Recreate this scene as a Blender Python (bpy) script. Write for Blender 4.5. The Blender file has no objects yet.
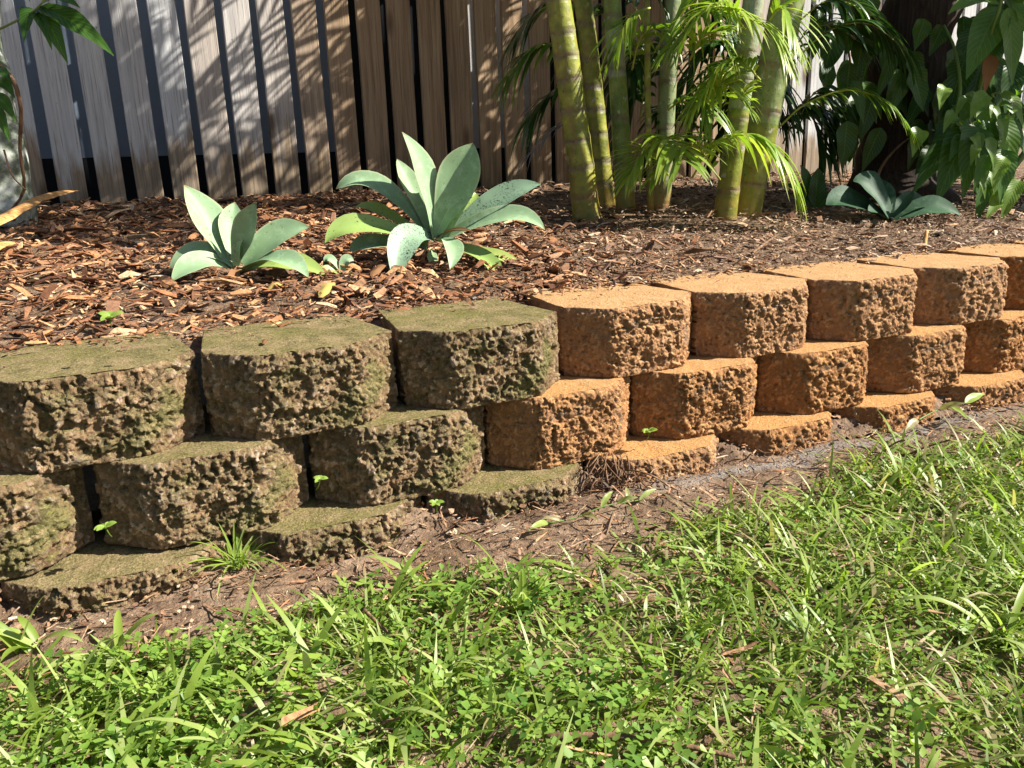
import bpy, math, random
import numpy as np
from mathutils import Vector, Matrix, noise
C = bpy.context.scene.collection
SC = bpy.context.scene
random.seed(7); RNG = np.random.default_rng(7)
R = math.radians

# ---------------------------------------------------------------- camera, world, sun, exposure
# world frame: X runs along the retaining wall, Y into the garden bed, Z up; lawn at z = 0; metres
FPX, PITCH, ROLL, YAW = 803.1, .2674, -.0336, .4385
CAM = np.array([.1502, -1.1614, .5545])
cd = bpy.data.cameras.new('camera'); cam = bpy.data.objects.new('camera', cd); C.objects.link(cam)
cd.sensor_width = 36; cd.lens = 36 * FPX / 1024; cd.clip_start = .02; cd.clip_end = 500
cam.matrix_world = (Matrix.Translation(Vector(CAM)) @ Matrix.Rotation(-YAW, 4, 'Z')
                    @ Matrix.Rotation(math.pi/2 - PITCH, 4, 'X') @ Matrix.Rotation(ROLL, 4, 'Z'))
SC.camera = cam
SUN_AZ, SUN_EL = R(-29), R(39)
SUN = Vector((math.cos(SUN_AZ)*math.cos(SUN_EL), math.sin(SUN_AZ)*math.cos(SUN_EL), math.sin(SUN_EL)))
w = bpy.data.worlds.new('World'); SC.world = w; w.use_nodes = True
nt = w.node_tree
sky = nt.nodes.new('ShaderNodeTexSky'); sky.sky_type = 'NISHITA'; sky.sun_disc = False
sky.sun_elevation = SUN_EL; sky.sun_rotation = math.pi/2 - SUN_AZ
bg = nt.nodes['Background']; bg.inputs['Strength'].default_value = .05
nt.links.new(sky.outputs[0], bg.inputs['Color'])
sl = bpy.data.lights.new('sun', 'SUN'); sl.energy = 5.0; sl.angle = R(.53); sl.color = (1, .95, .86)
so = bpy.data.objects.new('sun', sl); C.objects.link(so); so.rotation_euler = SUN.to_track_quat('Z', 'Y').to_euler()
so.location = SUN*20
SC.view_settings.view_transform = 'Standard'; SC.view_settings.look = 'None'
SC.view_settings.gamma = 1; SC.view_settings.exposure = 1.35
SC.cycles.diffuse_bounces = 2

# ---------------------------------------------------------------- helpers
def V(px, py, dep):
    """The point of the place seen at a photo pixel, at a distance along the view's heading."""
    x, y = (px-512)/FPX, (py-384)/FPX
    cr, sr = math.cos(ROLL), math.sin(ROLL)
    x, y = x*cr + y*sr, -x*sr + y*cr
    c, s = math.cos(PITCH), math.sin(PITCH)
    X, Y, Z = x, c - y*s, -s - y*c
    k = dep/Y
    return Vector((CAM[0] + k*(X*math.cos(YAW)+Y*math.sin(YAW)), CAM[1] + k*(-X*math.sin(YAW)+Y*math.cos(YAW)), CAM[2] + k*Z))
def depth_of(x, y): return (x-CAM[0])*math.sin(YAW) + (y-CAM[1])*math.cos(YAW)
def soil_z(y):
    return .283 + .172*np.clip((np.asarray(y)-.2)/2.0, 0, 1)**.8
def sz(x, y):
    return float(soil_z(y)) + .012*noise.noise(Vector((x*3, y*3, 1))) + .006*noise.noise(Vector((x*9, y*9, 4)))

class MB:
    def __init__(s): s.v = []; s.f = []; s.t = []; s.m = []; s.n = 0
    def add(s, v, f, t, mi=0):
        """v list of points, f faces (local), t list of per-vertex tint tuples or one tuple"""
        b = len(s.v); s.v += [tuple(p) for p in v]
        s.f += [tuple(i+b for i in q) for q in f]; s.m += [mi]*len(f)
        s.t += list(t) if isinstance(t, list) else [t]*len(v)
    def build(s, name, mats, parent=None, smooth=True):
        me = bpy.data.meshes.new(name); me.from_pydata(s.v, [], s.f)
        a = me.attributes.new('tint', 'FLOAT_COLOR', 'POINT')
        arr = np.ones((len(s.v), 4), np.float32); arr[:, :3] = np.array(s.t, np.float32).reshape(-1, 3)
        a.data.foreach_set('color', arr.ravel())
        if not isinstance(mats, (list, tuple)): mats = [mats]
        for m in mats: me.materials.append(m)
        me.polygons.foreach_set('material_index', np.array(s.m, np.int32))
        me.polygons.foreach_set('use_smooth', np.full(len(s.f), smooth))
        me.update(); return link(name, me, parent)
def link(name, me, parent=None):
    o = bpy.data.objects.new(name, me); C.objects.link(o)
    if parent is not None:
        o.parent = parent
        o.matrix_parent_inverse = parent.matrix_basis.inverted()
    return o
def np_mesh(name, v, f, tint, mat, smooth=True, parent=None):
    me = bpy.data.meshes.new(name); nv, nf, k = len(v), len(f), f.shape[1]
    me.vertices.add(nv); me.vertices.foreach_set('co', np.ascontiguousarray(v, np.float32).ravel())
    me.loops.add(nf*k); me.loops.foreach_set('vertex_index', np.ascontiguousarray(f, np.int32).ravel())
    me.polygons.add(nf); me.polygons.foreach_set('loop_start', np.arange(0, nf*k, k, dtype=np.int32))
    me.polygons.foreach_set('use_smooth', np.full(nf, smooth))
    a = me.attributes.new('tint', 'FLOAT_COLOR', 'POINT')
    t = np.ones((nv, 4), np.float32); t[:, :3] = tint; a.data.foreach_set('color', t.ravel())
    me.materials.append(mat); me.update(calc_edges=True); me.validate()
    return link(name, me, parent)
def tag(o, label=None, cat=None, group=None, kind=None):
    if label: o['label'] = label
    if cat: o['category'] = cat
    if group: o['group'] = group
    if kind: o['kind'] = kind
    return o
def thing(name, loc, label, cat, group=None):
    o = bpy.data.objects.new(name, None); C.objects.link(o); o.location = loc; o.empty_display_size = .05
    return tag(o, label, cat, group)

# ---- shapes
def bez(p0, p1, p2, n):
    return [p0*(1-t)**2 + p1*2*t*(1-t) + p2*t*t for t in (i/(n-1) for i in range(n))]
def thru(p0, pm, p2, n):     # quadratic through pm at t = .5
    return bez(p0, pm*2 - (p0+p2)*.5, p2, n)
def catmull(P, n):
    P = [Vector(p) for p in P]; P = [P[0]*2-P[1]] + P + [P[-1]*2-P[-2]]; out = []
    m = len(P)-3
    for i in range(n):
        u = i/(n-1)*m; k = min(int(u), m-1); t = u-k; a, b, c, d = P[k:k+4]
        out.append(.5*((2*b) + (c-a)*t + (2*a-5*b+4*c-d)*t*t + (3*b-a-3*c+d)*t**3))
    return out
def tangents(P):
    return [(P[min(i+1, len(P)-1)] - P[max(i-1, 0)]).normalized() for i in range(len(P))]
def tube(mb, P, rad, sides=8, tint=(0, 0, 0), mi=0, cap=True, bump=0, seed=0, tfun=None):
    n = len(P); T = tangents(P); ref = Vector((.31, .95, .1)); v = []; t = []
    for i in range(n):
        s = T[i].cross(ref)
        if s.length < .1: s = T[i].cross(Vector((1, 0, 0)))
        s.normalize(); q = s.cross(T[i]).normalized()
        r = rad[i] if isinstance(rad, (list, tuple)) else rad
        for k in range(sides):
            a = 2*math.pi*k/sides; dr = s*math.cos(a) + q*math.sin(a)
            rr = r
            if bump: rr *= 1 + bump*noise.noise(Vector((P[i]+dr*r)*9) + Vector((seed, 0, 0)))
            v.append(P[i] + dr*rr); t.append(tfun(i/(n-1), a) if tfun else tint)
    f = [(i*sides+k, i*sides+(k+1) % sides, (i+1)*sides+(k+1) % sides, (i+1)*sides+k) for i in range(n-1) for k in range(sides)]
    if cap: f += [tuple(range(sides))[::-1], tuple((n-1)*sides+k for k in range(sides))]
    mb.add(v, f, t, mi)
def strip(mb, P, W, up, fold=.3, tint=0.5, across=1, mi=0, wave=0, ph=0, thick=0, curl=0):
    """A leaf: centre line P, half widths W, face turned towards up; across = columns each side; fold lifts the edges."""
    n = len(P); T = tangents(P); cols = 2*across+1; v = []; t = []
    for i in range(n):
        s = T[i].cross(up)
        if s.length < 1e-3: s = T[i].cross(Vector((.3, .8, .2)))
        s.normalize(); nn = s.cross(T[i]).normalized()
        if nn.dot(up) < 0: nn = -nn
        u = i/(n-1)
        for j in range(-across, across+1):
            q = j/across
            h = fold*abs(q)**1.3*W[i] + wave*W[i]*abs(q)*math.sin(u*13+ph+(2 if q > 0 else 0)) - curl*W[i]*q*q*u
            v.append(P[i] + s*(q*W[i]) + nn*h); t.append((tint, u, abs(q)))
    f = [(i*cols+j, i*cols+j+1, (i+1)*cols+j+1, (i+1)*cols+j) for i in range(n-1) for j in range(cols-1)]
    if thick:
        m = len(v)
        for i in range(n):
            s = T[i].cross(up).normalized(); nn = s.cross(T[i]).normalized()
            if nn.dot(up) < 0: nn = -nn
            for j in range(cols):
                q = abs((j-across)/across)
                v.append(v[i*cols+j] - nn*thick*(1-q*q)*(1-.6*i/(n-1))); t.append(t[i*cols+j])
        f += [(m+i*cols+j, m+(i+1)*cols+j, m+(i+1)*cols+j+1, m+i*cols+j+1) for i in range(n-1) for j in range(cols-1)]
    mb.add(v, f, t, mi)

# ---------------------------------------------------------------- materials
class NT:
    def __init__(s, name):
        s.m = bpy.data.materials.new(name); s.m.use_nodes = True; s.t = s.m.node_tree; s.t.nodes.clear()
        s.out = s.n('ShaderNodeOutputMaterial')
    def n(s, typ, **kw):
        o = s.t.nodes.new(typ)
        for k, v in kw.items():
            if k.startswith('i_'): o.inputs[int(k[2:]) if k[2:].isdigit() else k[2:].replace('_', ' ')].default_value = v
            else: setattr(o, k, v)
        return o
    def l(s, a, b): s.t.links.new(a, b)
    def coord(s, scale=(1, 1, 1), which='Object'):
        tc = s.n('ShaderNodeTexCoord'); mp = s.n('ShaderNodeMapping'); mp.inputs['Scale'].default_value = scale
        s.l(tc.outputs[which], mp.inputs[0]); return mp.outputs[0]
    def noise(s, vec, scale, detail=4, rough=.55, dist=0):
        o = s.n('ShaderNodeTexNoise'); o.inputs['Scale'].default_value = scale; o.inputs['Detail'].default_value = detail
        o.inputs['Roughness'].default_value = rough; o.inputs['Distortion'].default_value = dist
        if vec is not None: s.l(vec, o.inputs['Vector'])
        return o.outputs['Fac']
    def vor(s, vec, scale, feat='F1', out='Distance'):
        o = s.n('ShaderNodeTexVoronoi', feature=feat); o.inputs['Scale'].default_value = scale
        s.l(vec, o.inputs['Vector']); return o.outputs[out]
    def ramp(s, fac, stops, interp='LINEAR'):
        o = s.n('ShaderNodeValToRGB'); r = o.color_ramp; r.interpolation = interp
        while len(r.elements) < len(stops): r.elements.new(.5)
        for e, (p, c) in zip(r.elements, stops):
            e.position = p; e.color = (c, c, c, 1) if isinstance(c, (int, float)) else (*c, 1)
        s.l(fac, o.inputs[0]); return o.outputs[0]
    def mix(s, fac, a, b, mode='MIX'):
        o = s.n('ShaderNodeMix', data_type='RGBA', blend_type=mode)
        for val, i in ((fac, 0), (a, 6), (b, 7)):
            if hasattr(val, 'is_output'): s.l(val, o.inputs[i])
            else: o.inputs[i].default_value = val if isinstance(val, (int, float)) else (*val, 1)
        return o.outputs[2]
    def math(s, op, a, b=0, clamp=False):
        o = s.n('ShaderNodeMath', operation=op, use_clamp=clamp)
        for val, i in ((a, 0), (b, 1)):
            if hasattr(val, 'is_output'): s.l(val, o.inputs[i])
            else: o.inputs[i].default_value = val
        return o.outputs[0]
    def tint(s):
        a = s.n('ShaderNodeAttribute', attribute_name='tint'); x = s.n('ShaderNodeSeparateColor'); s.l(a.outputs['Color'], x.inputs[0])
        return x.outputs[0], x.outputs[1], x.outputs[2]
    def bump(s, h, strength=.5, dist=.002):
        o = s.n('ShaderNodeBump'); o.inputs['Strength'].default_value = strength; o.inputs['Distance'].default_value = dist
        s.l(h, o.inputs['Height']); return o.outputs[0]
    def bsdf(s, col, rough=.7, spec=.3, nrm=None, transl=0, tcol=None):
        b = s.n('ShaderNodeBsdfPrincipled')
        for val, k in ((col, 'Base Color'), (rough, 'Roughness')):
            if hasattr(val, 'is_output'): s.l(val, b.inputs[k])
            else: b.inputs[k].default_value = val if isinstance(val, (int, float)) else (*val, 1)
        b.inputs['Specular IOR Level'].default_value = spec
        if nrm is not None: s.l(nrm, b.inputs['Normal'])
        o = b.outputs[0]
        if transl:
            t = s.n('ShaderNodeBsdfTranslucent'); c = tcol if tcol is not None else col
            if hasattr(c, 'is_output'): s.l(c, t.inputs[0])
            else: t.inputs[0].default_value = (*c, 1)
            if nrm is not None: s.l(nrm, t.inputs['Normal'])
            mx = s.n('ShaderNodeMixShader'); mx.inputs[0].default_value = transl
            s.l(o, mx.inputs[1]); s.l(t.outputs[0], mx.inputs[2]); o = mx.outputs[0]
        s.l(o, s.out.inputs[0]); return s.m

def leaf_mat(name, stops, rough=.4, spec=.4, transl=.3, tip=None, spots=None, veins=None, edge=None, nscale=60, streak=False, hue=(1.1, 1.25, .5)):
    k = NT(name); a, u, e = k.tint(); vec = k.coord()
    col = k.ramp(a, stops)
    col = k.mix(k.math('MULTIPLY', k.noise(vec, nscale, 3), .45), col, tuple(.55*c for c in stops[0][1]))
    if streak:
        cx = k.n('ShaderNodeCombineXYZ'); k.l(k.math('MULTIPLY', u, 3), cx.inputs[0]); k.l(k.math('MULTIPLY', e, 26), cx.inputs[1]); k.l(a, cx.inputs[2])
        col = k.mix(k.math('MULTIPLY', k.noise(cx.outputs[0], 1, 3, .6), .5), col, tuple(.62*c for c in stops[0][1]))
        col = k.mix(k.ramp(k.noise(vec, 34, 4, .7), [(.5, 0), (.75, .5)]), col, tuple(min(1, 1.35*c+.06) for c in stops[1][1]))
    if tip: col = k.mix(k.ramp(u, [(tip[0], 0), (1, 1)]), col, tip[1])
    if edge: col = k.mix(k.ramp(e, [(edge[0], 0), (1, 1)]), col, edge[1])
    nrm = None
    if veins:
        wv = k.math('SINE', k.math('SUBTRACT', k.math('MULTIPLY', u, veins), k.math('MULTIPLY', e, veins*.22)))
        vein = k.ramp(wv, [(.86, 0), (1, 1)])
        mid = k.ramp(e, [(0, 1), (.08, 0)])
        vv = k.math('MAXIMUM', vein, mid)
        col = k.mix(k.math('MULTIPLY', vv, .16), col, tuple(min(1, c*1.9) for c in stops[-1][1]))
        nrm = k.bump(k.math('SUBTRACT', wv, k.math('MULTIPLY', mid, 2)), .12, .002)
    if spots:
        sp = k.math('MULTIPLY', k.ramp(k.noise(vec, spots[0], 4, .7), [(spots[1], 0), (spots[1]+.04, 1)]), k.ramp(k.noise(vec, 14, 2), [(.42, 0), (.58, 1)]))
        col = k.mix(sp, col, spots[2])
    tc = k.mix(1.0, col, hue, 'MULTIPLY')
    return k.bsdf(col, rough, spec, nrm, transl, tc)

M = {}
def make_block_mat(name, ochre):
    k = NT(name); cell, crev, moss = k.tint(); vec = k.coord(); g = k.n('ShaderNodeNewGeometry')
    sep = k.n('ShaderNodeSeparateXYZ'); k.l(g.outputs['True Normal'], sep.inputs[0])
    top = k.ramp(sep.outputs[2], [(.6, 0), (.9, 1)])
    n1 = k.noise(vec, 28, 5, .6); n2 = k.noise(vec, 9, 4, .6); n3 = k.noise(vec, 420, 3, .7); n4 = k.noise(vec, 150, 4, .65)
    if ochre:
        oi = k.n('ShaderNodeObjectInfo').outputs['Random']
        face = k.ramp(cell, [(0, (.27, .115, .038)), (.45, (.41, .19, .07)), (.8, (.48, .25, .105)), (1, (.52, .34, .19))])
        face = k.mix(k.ramp(n2, [(.52, 0), (.7, .5)]), face, (.38, .15, .03))
        face = k.mix(k.math('MULTIPLY', k.ramp(n1, [(.54, 0), (.64, .85)]), k.ramp(k.noise(vec, 6, 2), [(.42, 0), (.56, 1)])), face, (.075, .055, .04))
        face = k.mix(k.math('MULTIPLY', oi, .45), face, k.mix(.75, face, (.40, .29, .20)))
        face = k.mix(k.math('MULTIPLY', crev, .6), face, (.085, .05, .028))  # shade of pits and crevices painted into the face colour
        tp = k.ramp(n1, [(.3, (.43, .24, .105)), (.6, (.51, .31, .15)), (.8, (.55, .38, .22))])
        tp = k.mix(k.math('MULTIPLY', moss, k.ramp(n2, [(.3, .5), (.6, 1)])), tp, (.44, .215, .055))
        tp = k.mix(k.ramp(k.noise(vec, 16, 4, .65), [(.55, 0), (.7, .55)]), tp, (.30, .19, .10))
    else:
        face = k.ramp(cell, [(0, (.25, .155, .085)), (.4, (.38, .25, .15)), (.75, (.47, .34, .245)), (1, (.55, .45, .36))])
        face = k.mix(k.ramp(n2, [(.52, 0), (.7, .4)]), face, (.40, .22, .09))
        mm = k.math('ADD', k.math('MULTIPLY', k.ramp(n1, [(.45, 0), (.62, 1)]), .7), k.math('MULTIPLY', crev, .55), True)  # patchy dark growth, plus shade painted into pits and crevices
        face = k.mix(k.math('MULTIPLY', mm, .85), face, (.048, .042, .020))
        al = k.math('MULTIPLY', k.ramp(k.noise(vec, 9, 5, .7), [(.45, 0), (.53, 1)]), k.math('ADD', .35, k.math('MULTIPLY', moss, .5)))
        face = k.mix(k.math('MULTIPLY', al, k.ramp(n4, [(.3, 1), (.62, .35)])), face, (.035, .034, .020))
        gm = k.math('MULTIPLY', k.ramp(k.noise(vec, 13, 3), [(.52, 0), (.64, 1)]), k.math('ADD', moss, .35, True))
        face = k.mix(k.math('MULTIPLY', gm, .8), face, k.ramp(n4, [(.3, (.075, .072, .022)), (.7, (.21, .19, .075))]))
        tp = k.ramp(n1, [(.25, (.09, .075, .030)), (.42, (.165, .135, .055)), (.58, (.25, .19, .09)), (.8, (.36, .26, .15))])
        tp = k.mix(k.math('MULTIPLY', moss, k.ramp(n2, [(.4, .2), (.62, 1)])), tp, (.135, .13, .026))
        tp = k.mix(k.ramp(k.noise(vec, 15, 5, .65), [(.48, 0), (.62, .75)]), tp, (.28, .195, .105))
        tp = k.mix(k.ramp(k.noise(vec, 44, 4, .65), [(.55, 0), (.66, .7)]), tp, (.075, .07, .022))
    grit = k.noise(vec, 230, 4, .75)
    tp = k.mix(k.ramp(grit, [(.36, .75), (.5, 0)]), tp, (.06, .05, .022) if not ochre else (.25, .13, .055))
    tp = k.mix(k.ramp(grit, [(.54, 0), (.68, .65)]), tp, (.40, .31, .19) if not ochre else (.66, .50, .33))
    col = k.mix(top, face, tp)
    col = k.mix(k.ramp(n3, [(.25, .5), (.5, 0)]), col, k.mix(.5, col, (.05, .04, .03)))
    col = k.mix(k.ramp(n3, [(.58, 0), (.8, .45)]), col, k.mix(.6, col, (.75, .62, .45)))
    h = k.math('ADD', k.math('MULTIPLY', n4, 1.0), k.math('ADD', k.math('MULTIPLY', n3, .6), k.math('MULTIPLY', grit, .8)))
    return k.bsdf(col, .95, .12, k.bump(h, .9, .0035))
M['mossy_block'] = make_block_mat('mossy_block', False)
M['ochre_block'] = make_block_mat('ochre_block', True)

k = NT('lawn_soil'); vec = k.coord(); n1 = k.noise(vec, 7, 5, .6); n2 = k.noise(vec, 60, 5, .7); n3 = k.noise(vec, 260, 4, .7)
col = k.ramp(n1, [(.3, (.13, .078, .042)), (.5, (.25, .16, .098)), (.7, (.36, .25, .165))])
col = k.mix(k.ramp(n2, [(.35, .75), (.6, 0)]), col, (.045, .026, .014))
col = k.mix(k.ramp(n3, [(.62, 0), (.75, .7)]), col, (.40, .30, .20))
sp = k.n('ShaderNodeSeparateXYZ'); k.l(vec, sp.inputs[0])
gr = k.math('MULTIPLY', k.ramp(k.math('ADD', sp.outputs[1], k.math('MULTIPLY', n1, .04)), [(0, 0), (1, 1)]), 1)
band = k.math('SUBTRACT', 1, k.math('MULTIPLY', k.math('ABSOLUTE', k.math('ADD', sp.outputs[1], k.math('ADD', .05, k.math('MULTIPLY', n1, .11)))), 34), True)
along = k.ramp(k.math('MULTIPLY', sp.outputs[0], .25), [(.2, 0), (.26, 1), (.42, 1), (.48, 0)])
gf = k.math('MULTIPLY', k.math('MULTIPLY', band, along), .8)
col = k.mix(gf, col, k.ramp(n3, [(.35, (.09, .08, .07)), (.6, (.34, .31, .28))]))
M['lawn_soil'] = k.bsdf(col, k.ramp(n2, [(.3, .55), (.6, .95)]), .3, k.bump(k.math('ADD', n2, k.math('MULTIPLY', n3, .6)), .9, .008))

k = NT('bed_soil'); vec = k.coord(); n1 = k.noise(vec, 25, 5, .65); n2 = k.noise(vec, 120, 4, .7)
col = k.ramp(n1, [(.3, (.07, .042, .026)), (.55, (.22, .14, .085)), (.75, (.36, .25, .165))])
M['bed_soil'] = k.bsdf(col, .9, .2, k.bump(k.math('ADD', n1, n2), 1, .012))

k = NT('mulch_chip'); a, b, c = k.tint(); vec = k.coord()
red = k.ramp(a, [(0, (.05, .022, .012)), (.25, (.16, .062, .026)), (.5, (.35, .145, .058)), (.75, (.52, .26, .11)), (.9, (.64, .40, .20)), (1, (.74, .58, .38))])
grey = k.ramp(a, [(0, (.06, .04, .028)), (.22, (.19, .125, .08)), (.5, (.37, .26, .17)), (.8, (.54, .42, .30)), (1, (.66, .57, .45))])
col = k.mix(b, red, grey)
fib = k.noise(vec, 170, 4, .7)
col = k.mix(k.ramp(fib, [(.35, .6), (.6, 0)]), col, (.035, .018, .01))
M['mulch_chip'] = k.bsdf(col, k.ramp(a, [(0, .45), (.4, .8)]), .35, k.bump(fib, .5, .002))

def wood(name, stops):
    k = NT(name); a, b, c = k.tint(); vec = k.coord((90, 90, 3)); v2 = k.coord()
    f = k.noise(vec, 1, 5, .65, .6)
    col = k.ramp(f, stops); return k.bsdf(col, .85, .2, k.bump(f, .5, .003))
M['bark_strip'] = wood('bark_strip', [(.3, (.28, .11, .035)), (.5, (.52, .27, .09)), (.7, (.62, .40, .19))])
M['dark_bark'] = wood('dark_bark', [(.3, (.014, .009, .007)), (.5, (.032, .021, .015)), (.7, (.06, .042, .03))])  # dark brown bark, darkened further to paint in its shade
M['pale_bark'] = (lambda k: k.bsdf(k.mix(k.ramp(k.noise(k.coord(), 26, 5, .65), [(.42, 0), (.58, 1)]), (.38, .40, .36), (.13, .16, .10)), .9, .2, k.bump(k.noise(k.coord(), 50, 4), .5, .005)))(NT('pale_bark'))
M['twig'] = wood('twig', [(.3, (.06, .035, .02)), (.5, (.16, .09, .05)), (.7, (.28, .18, .11))])
M['straw'] = leaf_mat('straw', [(0, (.16, .08, .04)), (.5, (.34, .20, .10)), (1, (.48, .36, .22))], .7, .2, .15)

# fence timber: weathered; sky-fill blue painted in at left, shade and damp brown at right
k = NT('fence_timber'); a, b, c = k.tint(); vec = k.coord(); st = k.coord((70, 70, 2.2)); st2 = k.coord((260, 260, 5))
gr = k.noise(st, 1, 5, .6, .35); gr2 = k.noise(st2, 1, 4, .65)
sp = k.n('ShaderNodeSeparateXYZ'); k.l(vec, sp.inputs[0]); X, Z = sp.outputs[0], sp.outputs[2]
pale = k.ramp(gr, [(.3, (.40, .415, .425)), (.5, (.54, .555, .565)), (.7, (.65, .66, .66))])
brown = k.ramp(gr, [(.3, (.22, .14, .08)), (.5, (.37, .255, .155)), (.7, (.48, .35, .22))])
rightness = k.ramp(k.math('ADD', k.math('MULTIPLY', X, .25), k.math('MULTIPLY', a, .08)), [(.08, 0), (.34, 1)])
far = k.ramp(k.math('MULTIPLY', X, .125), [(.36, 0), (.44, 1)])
rightness = k.math('SUBTRACT', rightness, k.math('MULTIPLY', far, 1.0), True)  # far boards go pale again to paint in the sun on them
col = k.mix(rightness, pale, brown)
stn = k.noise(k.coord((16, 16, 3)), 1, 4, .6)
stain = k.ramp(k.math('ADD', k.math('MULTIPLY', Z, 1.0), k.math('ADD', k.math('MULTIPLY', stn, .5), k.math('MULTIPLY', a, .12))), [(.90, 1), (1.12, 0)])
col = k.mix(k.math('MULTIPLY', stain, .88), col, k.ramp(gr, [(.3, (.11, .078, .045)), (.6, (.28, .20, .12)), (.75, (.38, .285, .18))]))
col = k.mix(k.math('MULTIPLY', a, .25), col, (.2, .14, .09))
knv = k.coord((7, 7, 2.4)); kn = k.vor(knv, 1)
col = k.mix(k.ramp(kn, [(.10, .85), (.19, 0)]), col, (.10, .06, .035))
col = k.mix(k.ramp(gr2, [(.32, .7), (.46, 0)]), col, (.12, .09, .065))
col = k.mix(k.ramp(k.noise(vec, 75, 3, .6), [(.70, 0), (.76, .8)]), col, (.07, .05, .04))
M['fence_timber'] = k.bsdf(col, .85, .2, k.bump(k.math('ADD', gr, gr2), .5, .004))
M['blue_panel'] = NT('blue_panel').bsdf((.27, .33, .42), .6, .3)
M['sunlit_panel'] = NT('sunlit_panel').bsdf((.80, .80, .77), .6, .3)  # whitened to paint in the sun glimpsed through the fence gaps
M['dark_base'] = NT('dark_base').bsdf((.02, .022, .026), .9, .2)

M['agave'] = leaf_mat('agave', [(0, (.27, .42, .215)), (.55, (.35, .50, .29)), (.8, (.40, .52, .25)), (1, (.46, .54, .15))], .5, .25, .15, tip=(.94, (.20, .13, .05)), spots=(150, .62, (.10, .12, .05)), streak=True, edge=(.88, (.45, .50, .30)), nscale=30)
M['agave_spotted'] = leaf_mat('agave_spotted', [(0, (.10, .17, .095)), (.3, (.24, .37, .24)), (1, (.31, .43, .29))], .45, .35, .1, spots=(240, .54, (.025, .045, .02)), nscale=30)
M['agave_shaded'] = leaf_mat('agave_shaded', [(0, (.035, .085, .04)), (1, (.065, .14, .07))], .55, .18, .15, streak=True, nscale=30)  # agave green darkened so the colour carries the shade on this plant
M['agave_yellow'] = leaf_mat('agave_yellow', [(0, (.30, .44, .12)), (1, (.44, .52, .14))], .42, .35, .2, spots=(160, .60, (.06, .07, .02)), nscale=30)
M['dry_leaf'] = leaf_mat('dry_leaf', [(0, (.18, .085, .035)), (1, (.34, .18, .08))], .7, .2, .1)
M['yellow_leaf'] = leaf_mat('yellow_leaf', [(0, (.55, .38, .08)), (1, (.62, .48, .16))], .5, .3, .2)
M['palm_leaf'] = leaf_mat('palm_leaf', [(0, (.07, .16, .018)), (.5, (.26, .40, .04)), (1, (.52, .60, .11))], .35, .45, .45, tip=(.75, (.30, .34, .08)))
M['palm_shaded'] = leaf_mat('palm_shaded', [(0, (.022, .06, .012)), (1, (.055, .13, .022))], .35, .45, .3)  # darker copy of the palm green, shade put into the colour
M['palm_dead'] = leaf_mat('palm_dead', [(0, (.13, .115, .105)), (1, (.22, .195, .17))], .8, .15, .1)
M['rachis'] = NT('rachis').bsdf((.34, .36, .07), .5, .35)
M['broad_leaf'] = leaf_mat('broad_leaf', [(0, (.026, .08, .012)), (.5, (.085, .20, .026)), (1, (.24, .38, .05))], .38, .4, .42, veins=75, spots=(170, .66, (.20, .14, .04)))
M['green_stem'] = NT('green_stem').bsdf((.11, .17, .035), .55, .3)
M['grass'] = leaf_mat('grass', [(0, (.10, .175, .024)), (.3, (.225, .325, .045)), (.6, (.345, .455, .08)), (.84, (.50, .57, .22)), (.88, (.44, .36, .17)), (1, (.50, .42, .24))], .42, .35, .45)
M['clover'] = leaf_mat('clover', [(0, (.11, .22, .035)), (.5, (.24, .38, .06)), (1, (.37, .50, .105))], .42, .35, .42)

k = NT('palm_stem'); ring, hgt, kind = k.tint(); vec = k.coord(); n1 = k.noise(vec, 22, 5, .6); n2 = k.noise(k.coord((60, 60, 9)), 1, 4, .6); n3 = k.noise(vec, 90, 4, .7)
ye = k.ramp(n1, [(.3, (.09, .105, .012)), (.5, (.19, .21, .022)), (.7, (.32, .32, .045))])
gn = k.ramp(n1, [(.3, (.065, .105, .016)), (.5, (.125, .19, .03)), (.7, (.22, .28, .06))])
pl = k.ramp(n2, [(.3, (.16, .20, .11)), (.5, (.27, .31, .19)), (.7, (.38, .41, .29))])
col = k.mix(k.ramp(kind, [(.2, 0), (.5, 1)]), ye, gn); col = k.mix(k.ramp(kind, [(.6, 0), (.95, 1)]), col, pl)
col = k.mix(k.ramp(n2, [(.52, 0), (.68, .6)]), col, (.22, .11, .03))
col = k.mix(k.ramp(k.noise(vec, 30, 4, .6), [(.62, 0), (.68, .75)]), col, (.40, .40, .33))
col = k.mix(k.ramp(n3, [(.60, 0), (.68, .8)]), col, (.04, .032, .016))
rg = k.math('MULTIPLY', ring, k.ramp(n3, [(.3, .8), (.55, 1)]))
col = k.mix(rg, col, k.ramp(n3, [(.35, (.06, .04, .03)), (.65, (.22, .16, .12))]))
low = k.ramp(hgt, [(0, 1), (.16, 0)])
col = k.mix(k.math('MULTIPLY', low, k.ramp(n1, [(.4, .2), (.6, .9)])), col, (.26, .115, .02))
M['palm_stem'] = k.bsdf(col, k.math('ADD', .42, k.math('MULTIPLY', ring, .4)), .4, k.bump(k.math('ADD', n3, k.math('MULTIPLY', ring, 2)), .5, .003))

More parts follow.
